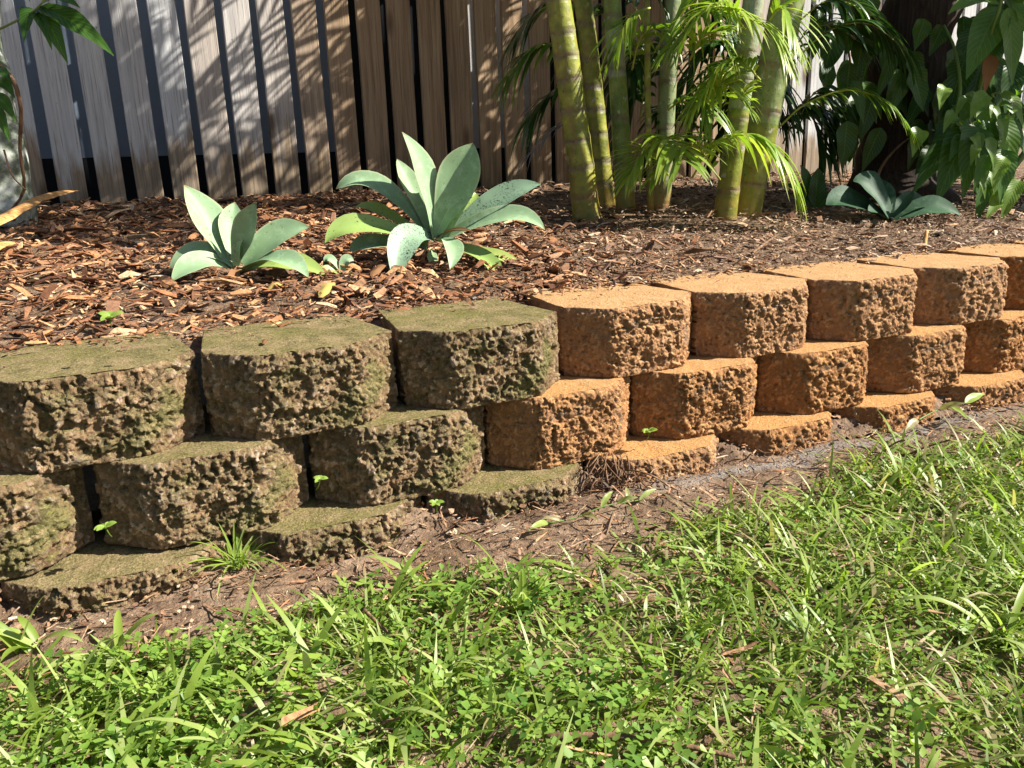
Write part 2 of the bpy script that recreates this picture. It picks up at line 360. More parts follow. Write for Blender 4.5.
# ---------------------------------------------------------------- the ground
def grid(name, xs, ys, zf, mat):
    nx, ny = len(xs), len(ys)
    v = np.array([(x, y, zf(x, y)) for y in ys for x in xs], np.float32)
    i = np.arange((ny-1)*nx).reshape(ny-1, nx)[:, :-1].ravel()
    f = np.stack([i, i+1, i+1+nx, i+nx], 1)
    return np_mesh(name, v, f, np.zeros((len(v), 3)), mat)
def ground_z(x, y):
    if y > .2 or abs(x) > 8 or y < -6: return -.02 if y > .2 else 0
    z = .012*noise.noise(Vector((x*4, y*4, 0))) + .006*noise.noise(Vector((x*13, y*13, 3))) + .004*noise.noise(Vector((x*40, y*40, 3)))
    d = min(1, max(0, (y+.24)/.16)); z += .005*d*d*(3-2*d)
    j = max(0, 1-abs(y+.045)/.05)
    return z + .008*j*max(0, noise.noise(Vector((x*9, 2, 0)))) - .006*max(0, x-1)
far_ = [-150, -60, -25, -12, -6, -3]
xs = far_ + list(np.arange(-1.6, 4.4, .014)) + [5, 6, 8, 14, 30, 70, 150]
ys = far_ + list(np.arange(-1.5, .3, .014)) + [.6, 2, 6, 15, 40, 90, 150]
tag(grid('ground', xs, ys, ground_z, M['lawn_soil']), 'damp brown lawn soil in front of the block wall', 'ground', kind='structure')
xs = list(np.arange(-2.2, 5.6, .03)); ys = list(np.arange(.19, 2.62, .03))
tag(grid('garden_bed', xs, ys, sz, M['bed_soil']), 'raised bed of dark soil behind the block wall', 'garden bed', kind='structure')

# ---------------------------------------------------------------- the fence
fence = thing('paling_fence', (1.6, 2.2, .45), 'weathered timber paling fence with narrow gaps along the back of the bed', 'fence')
mb = MB()
BW, PITCHW = .0985, .127
for i in range(-22, 40):
    g0 = .454 + PITCHW*i
    wg = .0145 + (.0035 if g0 < .45 else 0); x0 = g0 + wg + random.uniform(-.003, .003); x1 = g0 + PITCHW - wg + random.uniform(-.003, .003)
    if i in (-1, 0): x1 += .004
    y0 = 2.2 + random.uniform(-.002, .003); y1 = y0 + .017; t = random.random(); top = 1.85 + random.uniform(-.004, .004); ln = random.uniform(-.004, .004)
    e = .0025; rows = 13; v = []
    for r in range(rows):
        z = .36 + (top-.36)*r/(rows-1); dx = ln*(r/(rows-1)-.3) + .0012*math.sin(r*.9+i*2); dy = .002*math.sin(r*.7+i)
        for (x, y) in ((x0+e, y0), (x1-e, y0), (x1, y0+e), (x1, y1), (x0, y1), (x0, y0+e)): v.append((x+dx, y+dy, z))
    f = [(r*6+a, r*6+(a+1) % 6, (r+1)*6+(a+1) % 6, (r+1)*6+a) for r in range(rows-1) for a in range(6)] + [tuple(range(6))[::-1], tuple((rows-1)*6+a for a in range(6))]
    mb.add(v, f, (t, 0, 0))
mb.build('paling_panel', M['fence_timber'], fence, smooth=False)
def box(mb, x0, y0, z0, x1, y1, z1, t=(0, 0, 0)):
    v = [(x, y, z) for z in (z0, z1) for (x, y) in ((x0, y0), (x1, y0), (x1, y1), (x0, y1))]
    mb.add(v, [(3, 2, 1, 0), (4, 5, 6, 7), (0, 1, 5, 4), (1, 2, 6, 5), (2, 3, 7, 6), (3, 0, 4, 7)], t)
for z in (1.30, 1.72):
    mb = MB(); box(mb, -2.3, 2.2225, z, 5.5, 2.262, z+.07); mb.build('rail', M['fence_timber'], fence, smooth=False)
# the neighbour's screen behind it
scr = thing('panel_screen', (1, 2.5, .45), 'blue grey screen seen through the gaps of the paling fence', 'screen')
mb = MB(); box(mb, -2.4, 2.50, .632, 1.10, 2.53, 1.9); mb.build('panel', M['blue_panel'], scr, smooth=False)
mb = MB(); box(mb, -2.4, 2.498, .30, 6, 2.545, .6316); mb.build('base_strip', M['dark_base'], scr, smooth=False)  # near-black strip along the foot of the screen
mb = MB(); box(mb, 1.104, 2.51, .632, 1.70, 2.54, 1.9); mb.build('dark_panel', M['dark_base'], scr, smooth=False)
mb = MB(); box(mb, 1.704, 2.50, .632, 2.12, 2.53, 1.9); mb.build('sunlit_panel', M['sunlit_panel'], scr, smooth=False)
mb = MB(); box(mb, 2.124, 2.51, .632, 6, 2.54, 1.9); mb.build('dark_panel', M['dark_base'], scr, smooth=False)

# ---------------------------------------------------------------- the block wall
CH, PER = .126, .2989
def outline(sp):
    """front corners rounded; returns list of (x, y, rough) anticlockwise from the left joint"""
    P = [(-.552, .55, 1), (0, 0, 1), (1.2, 0, 1), (1.752, .55, 1), (1.56, 2.12, 0), (-.36+.02, 2.12, 0)]
    P = [(x*CH, y*CH, r) for x, y, r in P]
    out = []
    for i in range(6):
        a, b = P[i], P[(i+1) % 6]; L = math.hypot(b[0]-a[0], b[1]-a[1]); front = i < 3
        n = max(2, int(L/(sp if front else .02)))
        for j in range(n):
            t = j/n; out.append([a[0]+(b[0]-a[0])*t, a[1]+(b[1]-a[1])*t, (.5+.5*max(0, t*4-3), 1.0, .75+.25*max(0, 1-t*4))[i] if front else .12])
    m = len(out); nf = sum(1 for q in out if q[2] > .2)
    Q = [q[:] for q in out]
    for it in range(max(4, int(75*(.0017/sp)**2))):                       # round the two front corners
        Z = [q[:] for q in Q]
        for i in range(2, nf-1):
            for c in (0, 1): Q[i][c] = Z[i][c]*.5 + (Z[i-1][c]+Z[i+1][c])*.25
    return Q
def sstep(a, b, x):
    t = min(1, max(0, (x-a)/(b-a))); return t*t*(3-2*t)
def stone_noise(p, seed, ochre):
    """height (m), stone tint, crevice of the split face at a local point: broken planes at two sizes, holes, grit"""
    q = Vector(p) + Vector((seed*1.7, seed*.9, seed*2.3))
    wq = q + noise.noise_vector(q*70)*.0018
    s1, s2 = (62, 165) if not ochre else (78, 185)
    d, pts = noise.voronoi(wq*s1); g = noise.cell_vector(pts[0]*7.31) - Vector((.5, .5, .5)); c1 = noise.cell(pts[0]*3.77)
    h = .0052*(c1-.5) + .0062*g.dot(wq*s1-pts[0]); e1 = d[1]-d[0]
    d, pts = noise.voronoi(wq*s2); g = noise.cell_vector(pts[0]*5.13) - Vector((.5, .5, .5)); c2 = noise.cell(pts[0]*9.1)
    h += .0030*(c2-.5) + .0030*g.dot(wq*s2-pts[0]); e2 = d[1]-d[0]
    big = noise.fractal(q*20, 1, 2, 3)
    fine = noise.noise(q*330) + .7*noise.noise(q*610)
    pit = sstep(.16, .42, noise.noise(q*(140 if ochre else 112) + Vector((5, 5, 5))))*sstep(-.35, .25, noise.noise(q*26))
    gro = (1-sstep(0, .10, e1))*.5 + (1-sstep(0, .14, e2))*.4
    k = .66 if ochre else .9
    h = h*k + .0048*big + .0013*fine - (.0042 if ochre else .0052)*pit - .0012*gro
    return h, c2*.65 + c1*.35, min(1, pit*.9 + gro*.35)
def make_block(seed, ochre, moss, sp=.0026):
    Q = outline(sp); m = len(Q); rows = int(.1255/sp); H = .1255
    T = []
    for i in range(m):
        a, b = Q[i-1], Q[(i+1) % m]; dx, dy = b[0]-a[0], b[1]-a[1]; L = math.hypot(dx, dy) or 1
        T.append((dy/L, -dx/L))
    v = []; t = []
    for r in range(rows+1):
        z = H*r/rows
        edge = min(1, .55 + (H-z)/.02, .5 + z/.012)
        for i in range(m):
            x, y, rg = Q[i]; h, ce, cr = stone_noise((x, y, z), seed, ochre)
            tp = (H-z); rnd = -.0055*max(0, 1-tp/.011)**2*rg - .002*max(0, 1-z/.005)
            k = rg*edge; h = h*k + rnd + (.0022*math.sin(math.pi*min(1, z/H))*rg)
            v.append((x + T[i][0]*h, y + T[i][1]*h, z - (.0015*abs(noise.noise(Vector((x*90, y*90, seed)))) if r == rows else 0)))
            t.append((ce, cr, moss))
    f = [(r*m+i, r*m+(i+1) % m, (r+1)*m+(i+1) % m, (r+1)*m+i) for r in range(rows) for i in range(m)]
    cx, cy = .6*CH, 1.1*CH; base = rows*m
    rings = [.99, .98, .967, .952, .935, .915, .89, .86, .825, .785, .74, .69, .63, .56, .48, .39, .28, .15]
    prev = base
    for q in rings:
        st = len(v)
        for i in range(m):
            bl = min(1, (1-q)/.06); x, y = v[base+i][0]*(1-bl)+Q[i][0]*bl, v[base+i][1]*(1-bl)+Q[i][1]*bl; x, y = cx+(x-cx)*q, cy+(y-cy)*q
            z = H + .0016*noise.noise(Vector((x*35, y*35, seed))) + .0009*noise.noise(Vector((x*120, y*120, seed))) + .0005 + (.0016*max(0, noise.noise(Vector((x*70, y*70, seed+9)))) if not ochre else 0)
            v.append((x, y, z)); t.append((noise.cell(Vector((x*150, y*150, seed))), .2, moss))
        f += [(prev+i, prev+(i+1) % m, st+(i+1) % m, st+i) for i in range(m)]
        prev = st
    v.append((cx, cy, H)); t.append((.5, .2, moss)); cidx = len(v)-1
    f += [(prev+i, prev+(i+1) % m, cidx) for i in range(m)]
    f.append(tuple(range(m))[::-1])
    b = MB(); b.add(v, f, t); return b
ORD = ['', 'first', 'second', 'third', 'fourth', 'fifth', 'sixth', 'seventh', 'eighth']
c3fix = {0: (.01, .09), 1: (-.04, -.14), 2: (-.07, -.19), 3: (.09, .15), 4: (.02, .06), 5: (-.13, -.11), 6: (-.13, -.11)}
LAB = {
 (3, 0): 'mossy tan retaining block cut by the left edge of the photo in the top course',
 (3, 1): 'large mossy top course block with dead leaf bits on top, below the smaller agave',
 (3, 2): 'grey green block with mossy top beside the first orange block of the top course',
 (3, 3): 'first orange block of the top course, next to the grey green mossy block',
 (3, 4): 'second orange block of the top course, with bare pale soil just behind it',
 (3, 5): 'third orange block of the top course, counting from the mossy blocks',
 (3, 6): 'fourth orange block of the top course, in front of the dark low agave',
 (3, 7): 'orange top course block cut by the right edge of the photo',
 (2, 0): 'mossy middle course block cut by the left edge, with bright green lichen on its face',
 (2, 1): 'pebbly mossy middle course block with a seedling in the dark joint on its left',
 (2, 2): 'mossy middle course block directly left of the first orange block in that course',
 (2, 3): 'first orange block of the middle course, rough faced, under the grey green top block',
 (2, 4): 'second orange block of the middle course, with a tiny seedling at its lower left corner',
 (2, 5): 'third orange block of the middle course, above the dry leaf litter on a lower ledge',
 (2, 6): 'fourth orange block of the middle course, right above the fallen twigs',
 (2, 7): 'orange middle course block cut by the right edge of the photo',
 (1, 1): 'half buried mossy base block at lower left with crumbly soil on its ledge',
 (1, 2): 'half buried base block with yellow green moss ledge beside the grass tuft',
 (1, 3): 'half buried base block with bright green moss top left of the exposed roots',
 (1, 4): 'half buried orange base block right of the exposed roots',
 (1, 5): 'half buried orange base block with a curl of dry leaf on its ledge',
 (1, 6): 'half buried orange base block behind the fallen twigs',
 (1, 7): 'half buried orange base block at the far right with a creeping weed beside it',
}
OFF = {(3, 1): 'left', (3, 0): 'left'}
def moss_of(c, k):
    if c == 3: return {-2: .5, -1: .5, 0: .55, 1: .55, 2: .8}.get(k, .25)
    if c == 2: return {-1: .8, 0: 1, 1: .5, 2: .7}.get(k, .75)
    return {0: .4, 1: .35, 2: .9, 3: 1}.get(k, .9)
for c, n0, w0, ks in ((1, -.079, -.298, range(-1, 11)), (2, -.0294, -.164, range(-2, 11)), (3, 0, 0, range(-2, 11))):
    for kk in ks:
        vis = (c, kk) in LAB
        ochre = (kk >= 3) if c > 1 else kk >= 4
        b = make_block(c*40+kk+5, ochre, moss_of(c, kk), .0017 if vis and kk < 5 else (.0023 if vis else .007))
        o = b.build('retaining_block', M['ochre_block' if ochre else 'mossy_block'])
        fx = c3fix.get(kk, (0, 0)) if c == 3 else (random.uniform(-.05, .05), random.uniform(-.06, .06))
        s = .7 if c == 3 else 1
        o.location = (w0 + kk*PER + fx[0]*CH*s, n0 + fx[1]*CH*s, .3045 - (4-c)*.1262)
        if c == 1: o.location.z += {1: -.004, 6: -.002}.get(kk, 0)
        o.rotation_euler.z = R(random.uniform(-1.5, 1.5))
        lab = LAB.get((c, kk)) or ('weathered retaining block further along the wall beyond the frame at the %s end' % ('left' if kk < 2 else 'right'))
        tag(o, lab, 'wall block', 'blocks of the retaining wall')
# soil and rubble packed behind and between the lower blocks
def rubble_z(x, y): return .024 + .016*noise.noise(Vector((x*20, y*20, 0))) + .012*noise.noise(Vector((x*60, y*60, 5))) - .03*max(0, -(y+.03)/.05)
tag(grid('soil_fill', list(np.arange(-.8, 3.2, .008)), list(np.arange(-.075, .03, .008)), rubble_z, M['lawn_soil']), 'crumbly soil packed into the joints of the base blocks', 'soil', kind='structure')

# ---------------------------------------------------------------- mulch
def chips(N, xr, yr, lmin, lmax, seed, greyf, zoff=0.0, zfun=None, wide=(.12, .40)):
    g = np.random.default_rng(seed)
    x = g.uniform(*xr, N); y = g.uniform(*yr, N)
    L = lmin*(lmax/lmin)**(g.random(N)**1.5); W = L*g.uniform(*wide, N); Tk = np.clip(W*.22, .001, .0035)
    yaw = g.uniform(0, 2*np.pi, N); tilt = g.normal(0, .26, N); rol = g.normal(0, .35, N); bend = g.normal(0, .12, N)*L
    zb = (np.array([sz(a, b) for a, b in zip(x, y)]) if zfun is None else np.array([zfun(a, b) for a, b in zip(x, y)])) + zoff + g.random(N)**1.5*.018
    cs = []
    for u, taper in ((-.5, g.uniform(.3, 1, N)), (0, g.uniform(.85, 1.15, N)), (.5, g.uniform(.15, .9, N))):
        for (a, b) in ((-.5, -.5), (.5, -.5), (.5, .5), (-.5, .5)):
            lx = u*L + g.normal(0, .05, N)*L; ly = a*W*taper + g.normal(0, .06, N)*W; lz = b*Tk + (bend*(1-4*u*u))
            cs.append((lx, ly, lz))
    P = np.stack([np.stack(q, -1) for q in cs], 1)             # N,12,3
    def rot(P, ax, an):
        c, s = np.cos(an)[:, None], np.sin(an)[:, None]; i, j = [(1, 2), (2, 0), (0, 1)][ax]; Q = P.copy()
        Q[..., i] = P[..., i]*c - P[..., j]*s; Q[..., j] = P[..., i]*s + P[..., j]*c; return Q
    P = rot(rot(rot(P, 0, rol), 1, tilt), 2, yaw); P += np.stack([x, y, zb], -1)[:, None, :]
    F = [(3, 2, 1, 0), (8, 9, 10, 11)] + [(r*4+a, r*4+(a+1) % 4, r*4+4+(a+1) % 4, r*4+4+a) for r in (0, 1) for a in range(4)]
    F = (np.array(F)[None] + 12*np.arange(N)[:, None, None]).reshape(-1, 4)
    col = np.clip(g.beta(1.3, 1.5, N), 0, 1); gy = np.clip(greyf(x, y) + g.normal(0, .22, N), 0, 1)
    t = np.repeat(np.stack([col, gy, g.random(N)], -1)[:, None, :], 12, 1).reshape(-1, 3)
    return P.reshape(-1, 3), F, t
def greyness(x, y): return np.clip((x-.75)/1.2, 0, 1)*.6
parts = [chips(9500, (-.8, 1.1), (.24, 2.2), .012, .065, 1, greyness), chips(9500, (.5, 3.3), (.22, 2.2), .008, .055, 2, greyness),
         chips(9000, (-.5, 2.6), (.22, 1.1), .005, .022, 3, greyness), chips(2500, (3.0, 4.6), (.22, 2.2), .010, .05, 4, greyness),
         chips(1500, (-1.8, -.7), (.24, 2.2), .012, .05, 5, greyness), chips(7000, (.9, 3.2), (.2, .75), .003, .014, 6, lambda x, y: 0*x+.65),
         chips(420, (-.3, 1.5), (.3, 1.9), .04, .085, 7, greyness, .008, None, (.12, .3))]
v, f, t = [], [], []; off = 0
for a, b, c in parts: v.append(a); f.append(b+off); t.append(c); off += len(a)
tag(np_mesh('mulch', np.concatenate(v), np.concatenate(f), np.concatenate(t), M['mulch_chip'], smooth=False), 'bark and leaf mulch covering the raised bed', 'mulch', kind='stuff')
# crumbs of soil, gravel and litter at the foot of the wall
fz = lambda x, y: ground_z(x, y) + .001
tz = lambda x, y: .3063
pp = [chips(170, (-.3, 2.6), (.10, .21), .003, .014, 15, lambda x, y: 0*x+.5, 0, tz), chips(420, (-.3, 2.6), (.20, .275), .006, .035, 16, lambda x, y: np.clip((x-.55), 0, 1)*.85, 0.001, tz),
      chips(2200, (-.2, 2.6), (-.24, -.03), .002, .012, 11, lambda x, y: 0*x+.55, 0, fz, (.3, .8)),
      chips(1500, (-.2, 2.6), (-.075, .02), .003, .016, 12, lambda x, y: 0*x+.5, .0, lambda x, y: rubble_z(x, y), (.3, .8)),
      chips(1500, (-.2, 2.4), (-.26, -.04), .010, .05, 13, lambda x, y: 0*x+.4, 0.002, fz, (.03, .09)),
      chips(2600, (-.6, 2.6), (-1.1, -.2), .012, .06, 14, lambda x, y: 0*x+.45, 0.004, fz, (.03, .14))]
v, f, t = [], [], []; off = 0
for a, b, c in pp: v.append(a); f.append(b+off); t.append(c); off += len(a)
tag(np_mesh('soil_litter', np.concatenate(v), np.concatenate(f), np.concatenate(t), M['mulch_chip'], smooth=False), 'crumbs of soil, straw and gravel along the foot of the wall', 'litter', kind='stuff')

# ---------------------------------------------------------------- lawn
def edge_y(x): return -.212 + .035*np.sin(x*5.1+.6) + .02*np.sin(x*13.7+2)
def blades(N, xr, yr, lr, wr, seed, lean=(.3, 1.1), trange=(0, 1), fade=True, K=5):
    g = np.random.default_rng(seed)
    x = g.uniform(*xr, N); y = g.uniform(*yr, N)
    cl = np.array([noise.noise(Vector((a*7, b*7, seed))) for a, b in zip(x, y)])
    d = edge_y(x) - y
    p = np.clip(d/.07+.12, 0.0, 1)*np.clip(.75+cl*1.3, .12, 1) if fade else np.clip(d/.04+.3, 0, 1)
    keep = g.random(N) < p; x, y, cl = x[keep], y[keep], cl[keep]; N = len(x)
    L = g.uniform(*lr, N)*(1+.25*cl); W = g.uniform(*wr, N)*.5
    yaw = g.uniform(0, 2*np.pi, N); le = g.uniform(*lean, N); cv = g.uniform(.2, 1.3, N); tw = g.normal(0, .5, N)
    z = np.array([ground_z(a, b) for a, b in zip(x, y)]) - .003
    P = np.zeros((N, K+1, 2, 3)); cx = np.zeros(N); cz = np.zeros(N)
    prof = [.75, 1, .95, .8, .5, .06] if K == 5 else list(np.linspace(1, .1, K+1))
    for i in range(K+1):
        u = i/K; th = le + cv*u*u
        if i: cx = cx + np.sin(th)*L/K; cz = cz + np.cos(th)*L/K
        px = x + cx*np.cos(yaw); py = y + cx*np.sin(yaw); pz = z + np.maximum(cz, .002)
        sa = yaw + np.pi/2 + tw*u
        sx, sy = np.cos(sa)*W*prof[i], np.sin(sa)*W*prof[i]; sv = .4*W*prof[i]*np.sin(tw)
        P[:, i, 0] = np.stack([px-sx, py-sy, pz-sv], -1); P[:, i, 1] = np.stack([px+sx, py+sy, pz+sv], -1)
    base = (np.arange(N)*(K+1)*2)[:, None, None]
    f = (base + np.array([[i*2, i*2+1, i*2+3, i*2+2] for i in range(K)])[None]).reshape(-1, 4)
    a = g.uniform(*trange, N); t = np.zeros((N, K+1, 2, 3)); t[..., 0] = a[:, None, None]; t[..., 1] = np.linspace(0, 1, K+1)[None, :, None]; t[..., 2] = .5
    return P.reshape(-1, 3), f, t.reshape(-1, 3)
bs = [blades(60000, (-.7, 2.5), (-1.0, -.1), (.015, .045), (.0016, .0038), 21, (.4, 1.45)),
      blades(12000, (-.5, 2.4), (-1.0, -.1), (.04, .085), (.0028, .0055), 22, (.35, 1.2)),
      blades(1500, (-.4, 2.3), (-.95, -.17), (.05, .10), (.004, .008), 23, (.5, 1.35), (.25, .8)),
      blades(260, (-.15, .5), (-.5, -.15), (.06, .11), (.006, .010), 24, (.5, 1.3), (.4, .85), False),
      blades(9000, (2.3, 4.5), (-1.6, -.1), (.03, .08), (.003, .006), 25), blades(7000, (-1.9, -.6), (-1.5, -.1), (.03, .08), (.003, .006), 26),
      blades(7000, (-.8, 2.5), (-1.8, -.95), (.03, .08), (.003, .006), 27),
      blades(2500, (.8, 2.4), (-.7, -.15), (.06, .13), (.003, .006), 28, (.5, 1.3), (.3, 1))]
v, f, t = [], [], []; off = 0
for a, b, c in bs: v.append(a); f.append(b+off); t.append(c); off += len(a)
tag(np_mesh('grass', np.concatenate(v), np.concatenate(f), np.concatenate(t), M['grass']), 'shaggy green lawn grass below the wall', 'grass', kind='stuff')

def clover(N, xr, yr, seed, rr=(.0028, .005)):
    g = np.random.default_rng(seed); x = g.uniform(*xr, N); y = g.uniform(*yr, N)
    cl = np.array([noise.noise(Vector((a*5+30, b*5, seed))) for a, b in zip(x, y)])
    keep = (g.random(N) < np.clip((edge_y(x)-y)/.05-.1, 0, 1)*np.clip(.45+cl*1.8, .06, 1)*np.clip(.85-.5*x, .2, .8)); x, y = x[keep], y[keep]; N = len(x)
    z = np.array([ground_z(a, b) for a, b in zip(x, y)]) + g.uniform(.012, .04, N)
    r = g.uniform(*rr, N); yaw = g.uniform(0, 6.28, N); tx, ty = g.normal(0, .3, N), g.normal(0, .3, N)
    prof = [(0, 0, 0), (.9, -.55, .15), (1.5, -.85, .25), (2.0, -.35, .2), (1.85, 0, .05), (2.0, .35, .2), (1.5, .85, .25), (.9, .55, .15)]
    vs = []
    for l in range(3):
        an = yaw + l*2.094 + g.normal(0, .12, N); up = g.normal(.1, .3, N)
        for (a, b, c) in prof:
            lx = a*np.cos(an) - b*np.sin(an); ly = a*np.sin(an) + b*np.cos(an)
            vs.append(np.stack([x+lx*r, y+ly*r, z + r*(c*.7 + a*up*.5 + lx*tx + ly*ty)], -1))
    P = np.stack(vs, 1)
    F = []
    for l in range(3):
        o = l*8; F += [(o, o+1, o+2, o+4), (o+2, o+3, o+4, o+4), (o, o+4, o+6, o+7), (o+4, o+5, o+6, o+6)]
    F3 = []
    for l in range(3):
        o = l*8; F3 += [(o, o+1, o+2), (o, o+2, o+4), (o+2, o+3, o+4), (o, o+4, o+6), (o+4, o+5, o+6), (o, o+6, o+7)]
    F = (np.array(F3)[None] + 24*np.arange(N)[:, None, None]).reshape(-1, 3)
    t = np.zeros((N, 24, 3)); t[..., 0] = g.random(N)[:, None]; t[..., 1] = .4; t[..., 2] = .3
    return P.reshape(-1, 3), F, t.reshape(-1, 3)
cs = [clover(9000, (-.5, 2.3), (-.95, -.15), 31), clover(4200, (-.4, .8), (-.75, -.15), 32, (.0035, .006)), clover(2500, (-1.6, 3.5), (-1.6, -.6), 33)]
v, f, t = [], [], []; off = 0
for a, b, c in cs: v.append(a); f.append(b+off); t.append(c); off += len(a)
tag(np_mesh('clover', np.concatenate(v), np.concatenate(f), np.concatenate(t), M['clover']), 'small round clover leaves growing through the lawn', 'clover', kind='stuff')

# ---------------------------------------------------------------- agaves
def agave_leaf(parent, dep, tip, mid, base, wpx, dz, mat='agave', tint=.4, name='leaf', up=None):
    """tip, mid, base in photo pixels at depths dep + dz (tip), half way, base"""
    pb = V(*base, dep); pt = V(*tip, dep+dz); pm = V(*mid, dep+dz*.55)
    P = thru(pb, pm, pt, 15); L = (pt-pb).length
    W = wpx*.66*dep/FPX
    prof = []
    for i in range(15):
        u = i/14
        prof.append(W*(.42+.58*math.sin(min(1, u/.58)*math.pi/2)**1.4 if u < .58 else max(.02, (1-((u-.58)/.42)**1.9)*(1-.12*(u-.58)/.42))))
    axis = V(base[0], base[1]-60, dep) - pb
    mean = (pt-pb).normalized()
    if up is None:
        cen = parent.location + Vector((0, 0, .25)); up = (cen - pm); up = up - mean*up.dot(mean)
        if up.length < .03: up = Vector((0, -1, .4))
        up.normalize(); tocam = (Vector(CAM)-pm).normalized(); up = (up*.5 + tocam*.6 + SUN*.5).normalized()
    mb = MB(); strip(mb, P, prof, up, fold=.34, tint=tint, across=3, thick=.0032, curl=-.1, wave=.035, ph=random.uniform(0, 6))
    return mb.build(name, M[mat], parent)
def bed_depth(px, py):
    d = 1.2
    while d < 5:
        p = V(px, py, d)
        if p.y > .2 and p.z < sz(p.x, p.y): return d
        d += .004
    return 3
d1 = bed_depth(240, 280)
ag = thing('agave', V(240, 277, d1), 'smaller pale green agave above the mossy blocks, with a dry brown lower leaf', 'agave')
for a in [((235, 202), (231, 228), (233, 256), 20, .06), ((184, 185), (207, 223), (226, 258), 30, .03), ((256, 202), (246, 232), (236, 262), 21, -.02, 'agave', .2),
          ((310, 227), (274, 239), (244, 265), 25, .02), ((327, 276), (288, 264), (246, 268), 21, -.02, 'agave_yellow', .5), ((309, 278), (279, 260), (244, 267), 22, -.09, 'agave', .3),
          ((169, 269), (200, 252), (233, 266), 17, -.03, 'agave', .5), ((171, 282), (199, 262), (232, 268), 17, -.09, 'agave', .25), ((243, 240), (238, 252), (236, 266), 10, -.02, 'agave', .1)]:
    agave_leaf(ag, d1, *a)
agave_leaf(ag, d1, (238, 297), (234, 281), (236, 268), 11, -.06, 'dry_leaf', .5, 'dry_leaf')
agave_leaf(ag, d1, (200, 293), (205, 286), (218, 281), 9, -.05, 'agave_yellow', .6)
d2 = bed_depth(434, 262)
ag = thing('agave', V(434, 258, d2), 'larger blue green agave with speckled leaves in the middle of the bed', 'agave')
for a in [((397, 159), (410, 188), (430, 232), 17, .07, 'agave', .6), ((476, 193), (465, 208), (442, 236), 15, .08, 'agave_yellow', .3),
          ((402, 132), (423, 180), (435, 238), 25, .0), ((473, 143), (459, 182), (440, 238), 32, .03, 'agave', .2), ((336, 189), (378, 187), (430, 238), 21, .02),
          ((355, 208), (380, 212), (428, 240), 14, .05, 'agave_yellow', .6), ((325, 243), (362, 226), (428, 244), 19, -.07, 'agave_yellow', .2), ((350, 252), (375, 243), (428, 248), 15, -.04, 'agave', .1),
          ((541, 184), (498, 201), (444, 238), 21, .03, 'agave_spotted', .5), ((545, 230), (504, 217), (442, 240), 20, -.05, 'agave', .35),
          ((472, 197), (452, 216), (438, 240), 11, -.04, 'agave', .1), ((500, 289), (483, 258), (442, 246), 15, -.12, 'agave_yellow', .1), ((522, 268), (495, 256), (442, 246), 12, -.02, 'agave_yellow', .8),
          ((395, 285), (406, 240), (434, 240), 22, -.17, 'agave_spotted', .6), ((450, 270), (452, 246), (437, 240), 15, -.16, 'agave', .3), ((432, 268), (432, 258), (433, 250), 8, -.08, 'agave', .7)]:
    agave_leaf(ag, d2, *a)
agave_leaf(ag, d2, (474, 232), (455, 230), (438, 236), 5, -.06, 'dry_leaf', .3, 'dry_leaf')
dp = bed_depth(340, 275)
ag = thing('agave', V(342, 274, dp), 'tiny agave offset in the mulch between the two big agaves', 'agave')
for a in [((324, 262), (331, 260), (342, 274), 8, 0, 'agave', .3), ((354, 261), (346, 261), (342, 274), 9, .01, 'agave', .5), ((318, 277), (329, 270), (341, 276), 8, -.03, 'agave_yellow', .3), ((352, 285), (348, 276), (343, 276), 9, -.03, 'agave_yellow', .4)]:
    agave_leaf(ag, dp, *a)
d3 = bed_depth(886, 222)
ag = thing('agave', V(886, 220, d3), 'low dark green agave in shade near the right end of the bed', 'agave')
for a in [((853, 181), (868, 189), (889, 217), 30, .04), ((826, 205), (851, 203), (886, 220), 26, -.03), ((930, 206), (911, 204), (890, 219), 20, .05),
          ((961, 216), (930, 209), (891, 220), 22, -.03, 'agave_shaded', .9), ((913, 190), (906, 204), (890, 219), 6, .0), ((868, 212), (877, 213), (887, 221), 14, -.06), ((862, 233), (868, 225), (884, 222), 10, -.08, 'agave', .5), ((880, 178), (884, 196), (889, 217), 16, .09)]:
    if len(a) < 6: a = (*a, 'agave_shaded', random.random()*.6)
    agave_leaf(ag, d3, *a)

# ---------------------------------------------------------------- palms
def frond(parent, pts, nl, ll, wd, mat='palm_leaf', droop=.5, spread=.75, tint=(.2, .9), rmat='rachis', rr=.0035, start=.18, name='frond', ang=.85):
    P = catmull(pts, 26); T = tangents(P); mb = MB()
    tube(mb, P, [rr*(1-.75*i/25) for i in range(26)], 6, (.5, .3, .3), 1)
    for i in range(nl):
        u = start + (1-start)*(i+.5)/nl; x = u*25; k = min(int(x), 24); f = x-k
        p = P[k].lerp(P[k+1], f); t = T[k].lerp(T[k+1], f).normalized()
        s = t.cross(Vector((0, 0, 1)))
        s = s.normalized() if s.length > .05 else Vector((1, 0, 0))
        n = s.cross(t).normalized()
        prof = math.sin(min(1, (u-start+.12)/.5)*math.pi/2)*(1-.55*max(0, (u-.55)/.45))
        for sg in (-1, 1):
            l = ll*prof*random.uniform(.85, 1.12); a = ang*(1-.55*u) + random.uniform(-.1, .1)
            dr = (s*sg*math.sin(a)*spread/.75 + t*math.cos(a) + n*random.uniform(.05, .3)).normalized()
            e = p + dr*l*.9 + Vector((0, 0, -1))*l*droop*random.uniform(.6, 1.2); m = p + dr*l*.55
            Q = bez(p, m, e, 7); wv = [wd*q for q in (.35, .8, 1, .95, .75, .45, .05)]
            strip(mb, Q, wv, (n + Vector((0, 0, .3))).normalized(), .25, random.uniform(*tint), 1)
    return mb.build(name, [M[mat], M[rmat]], parent)
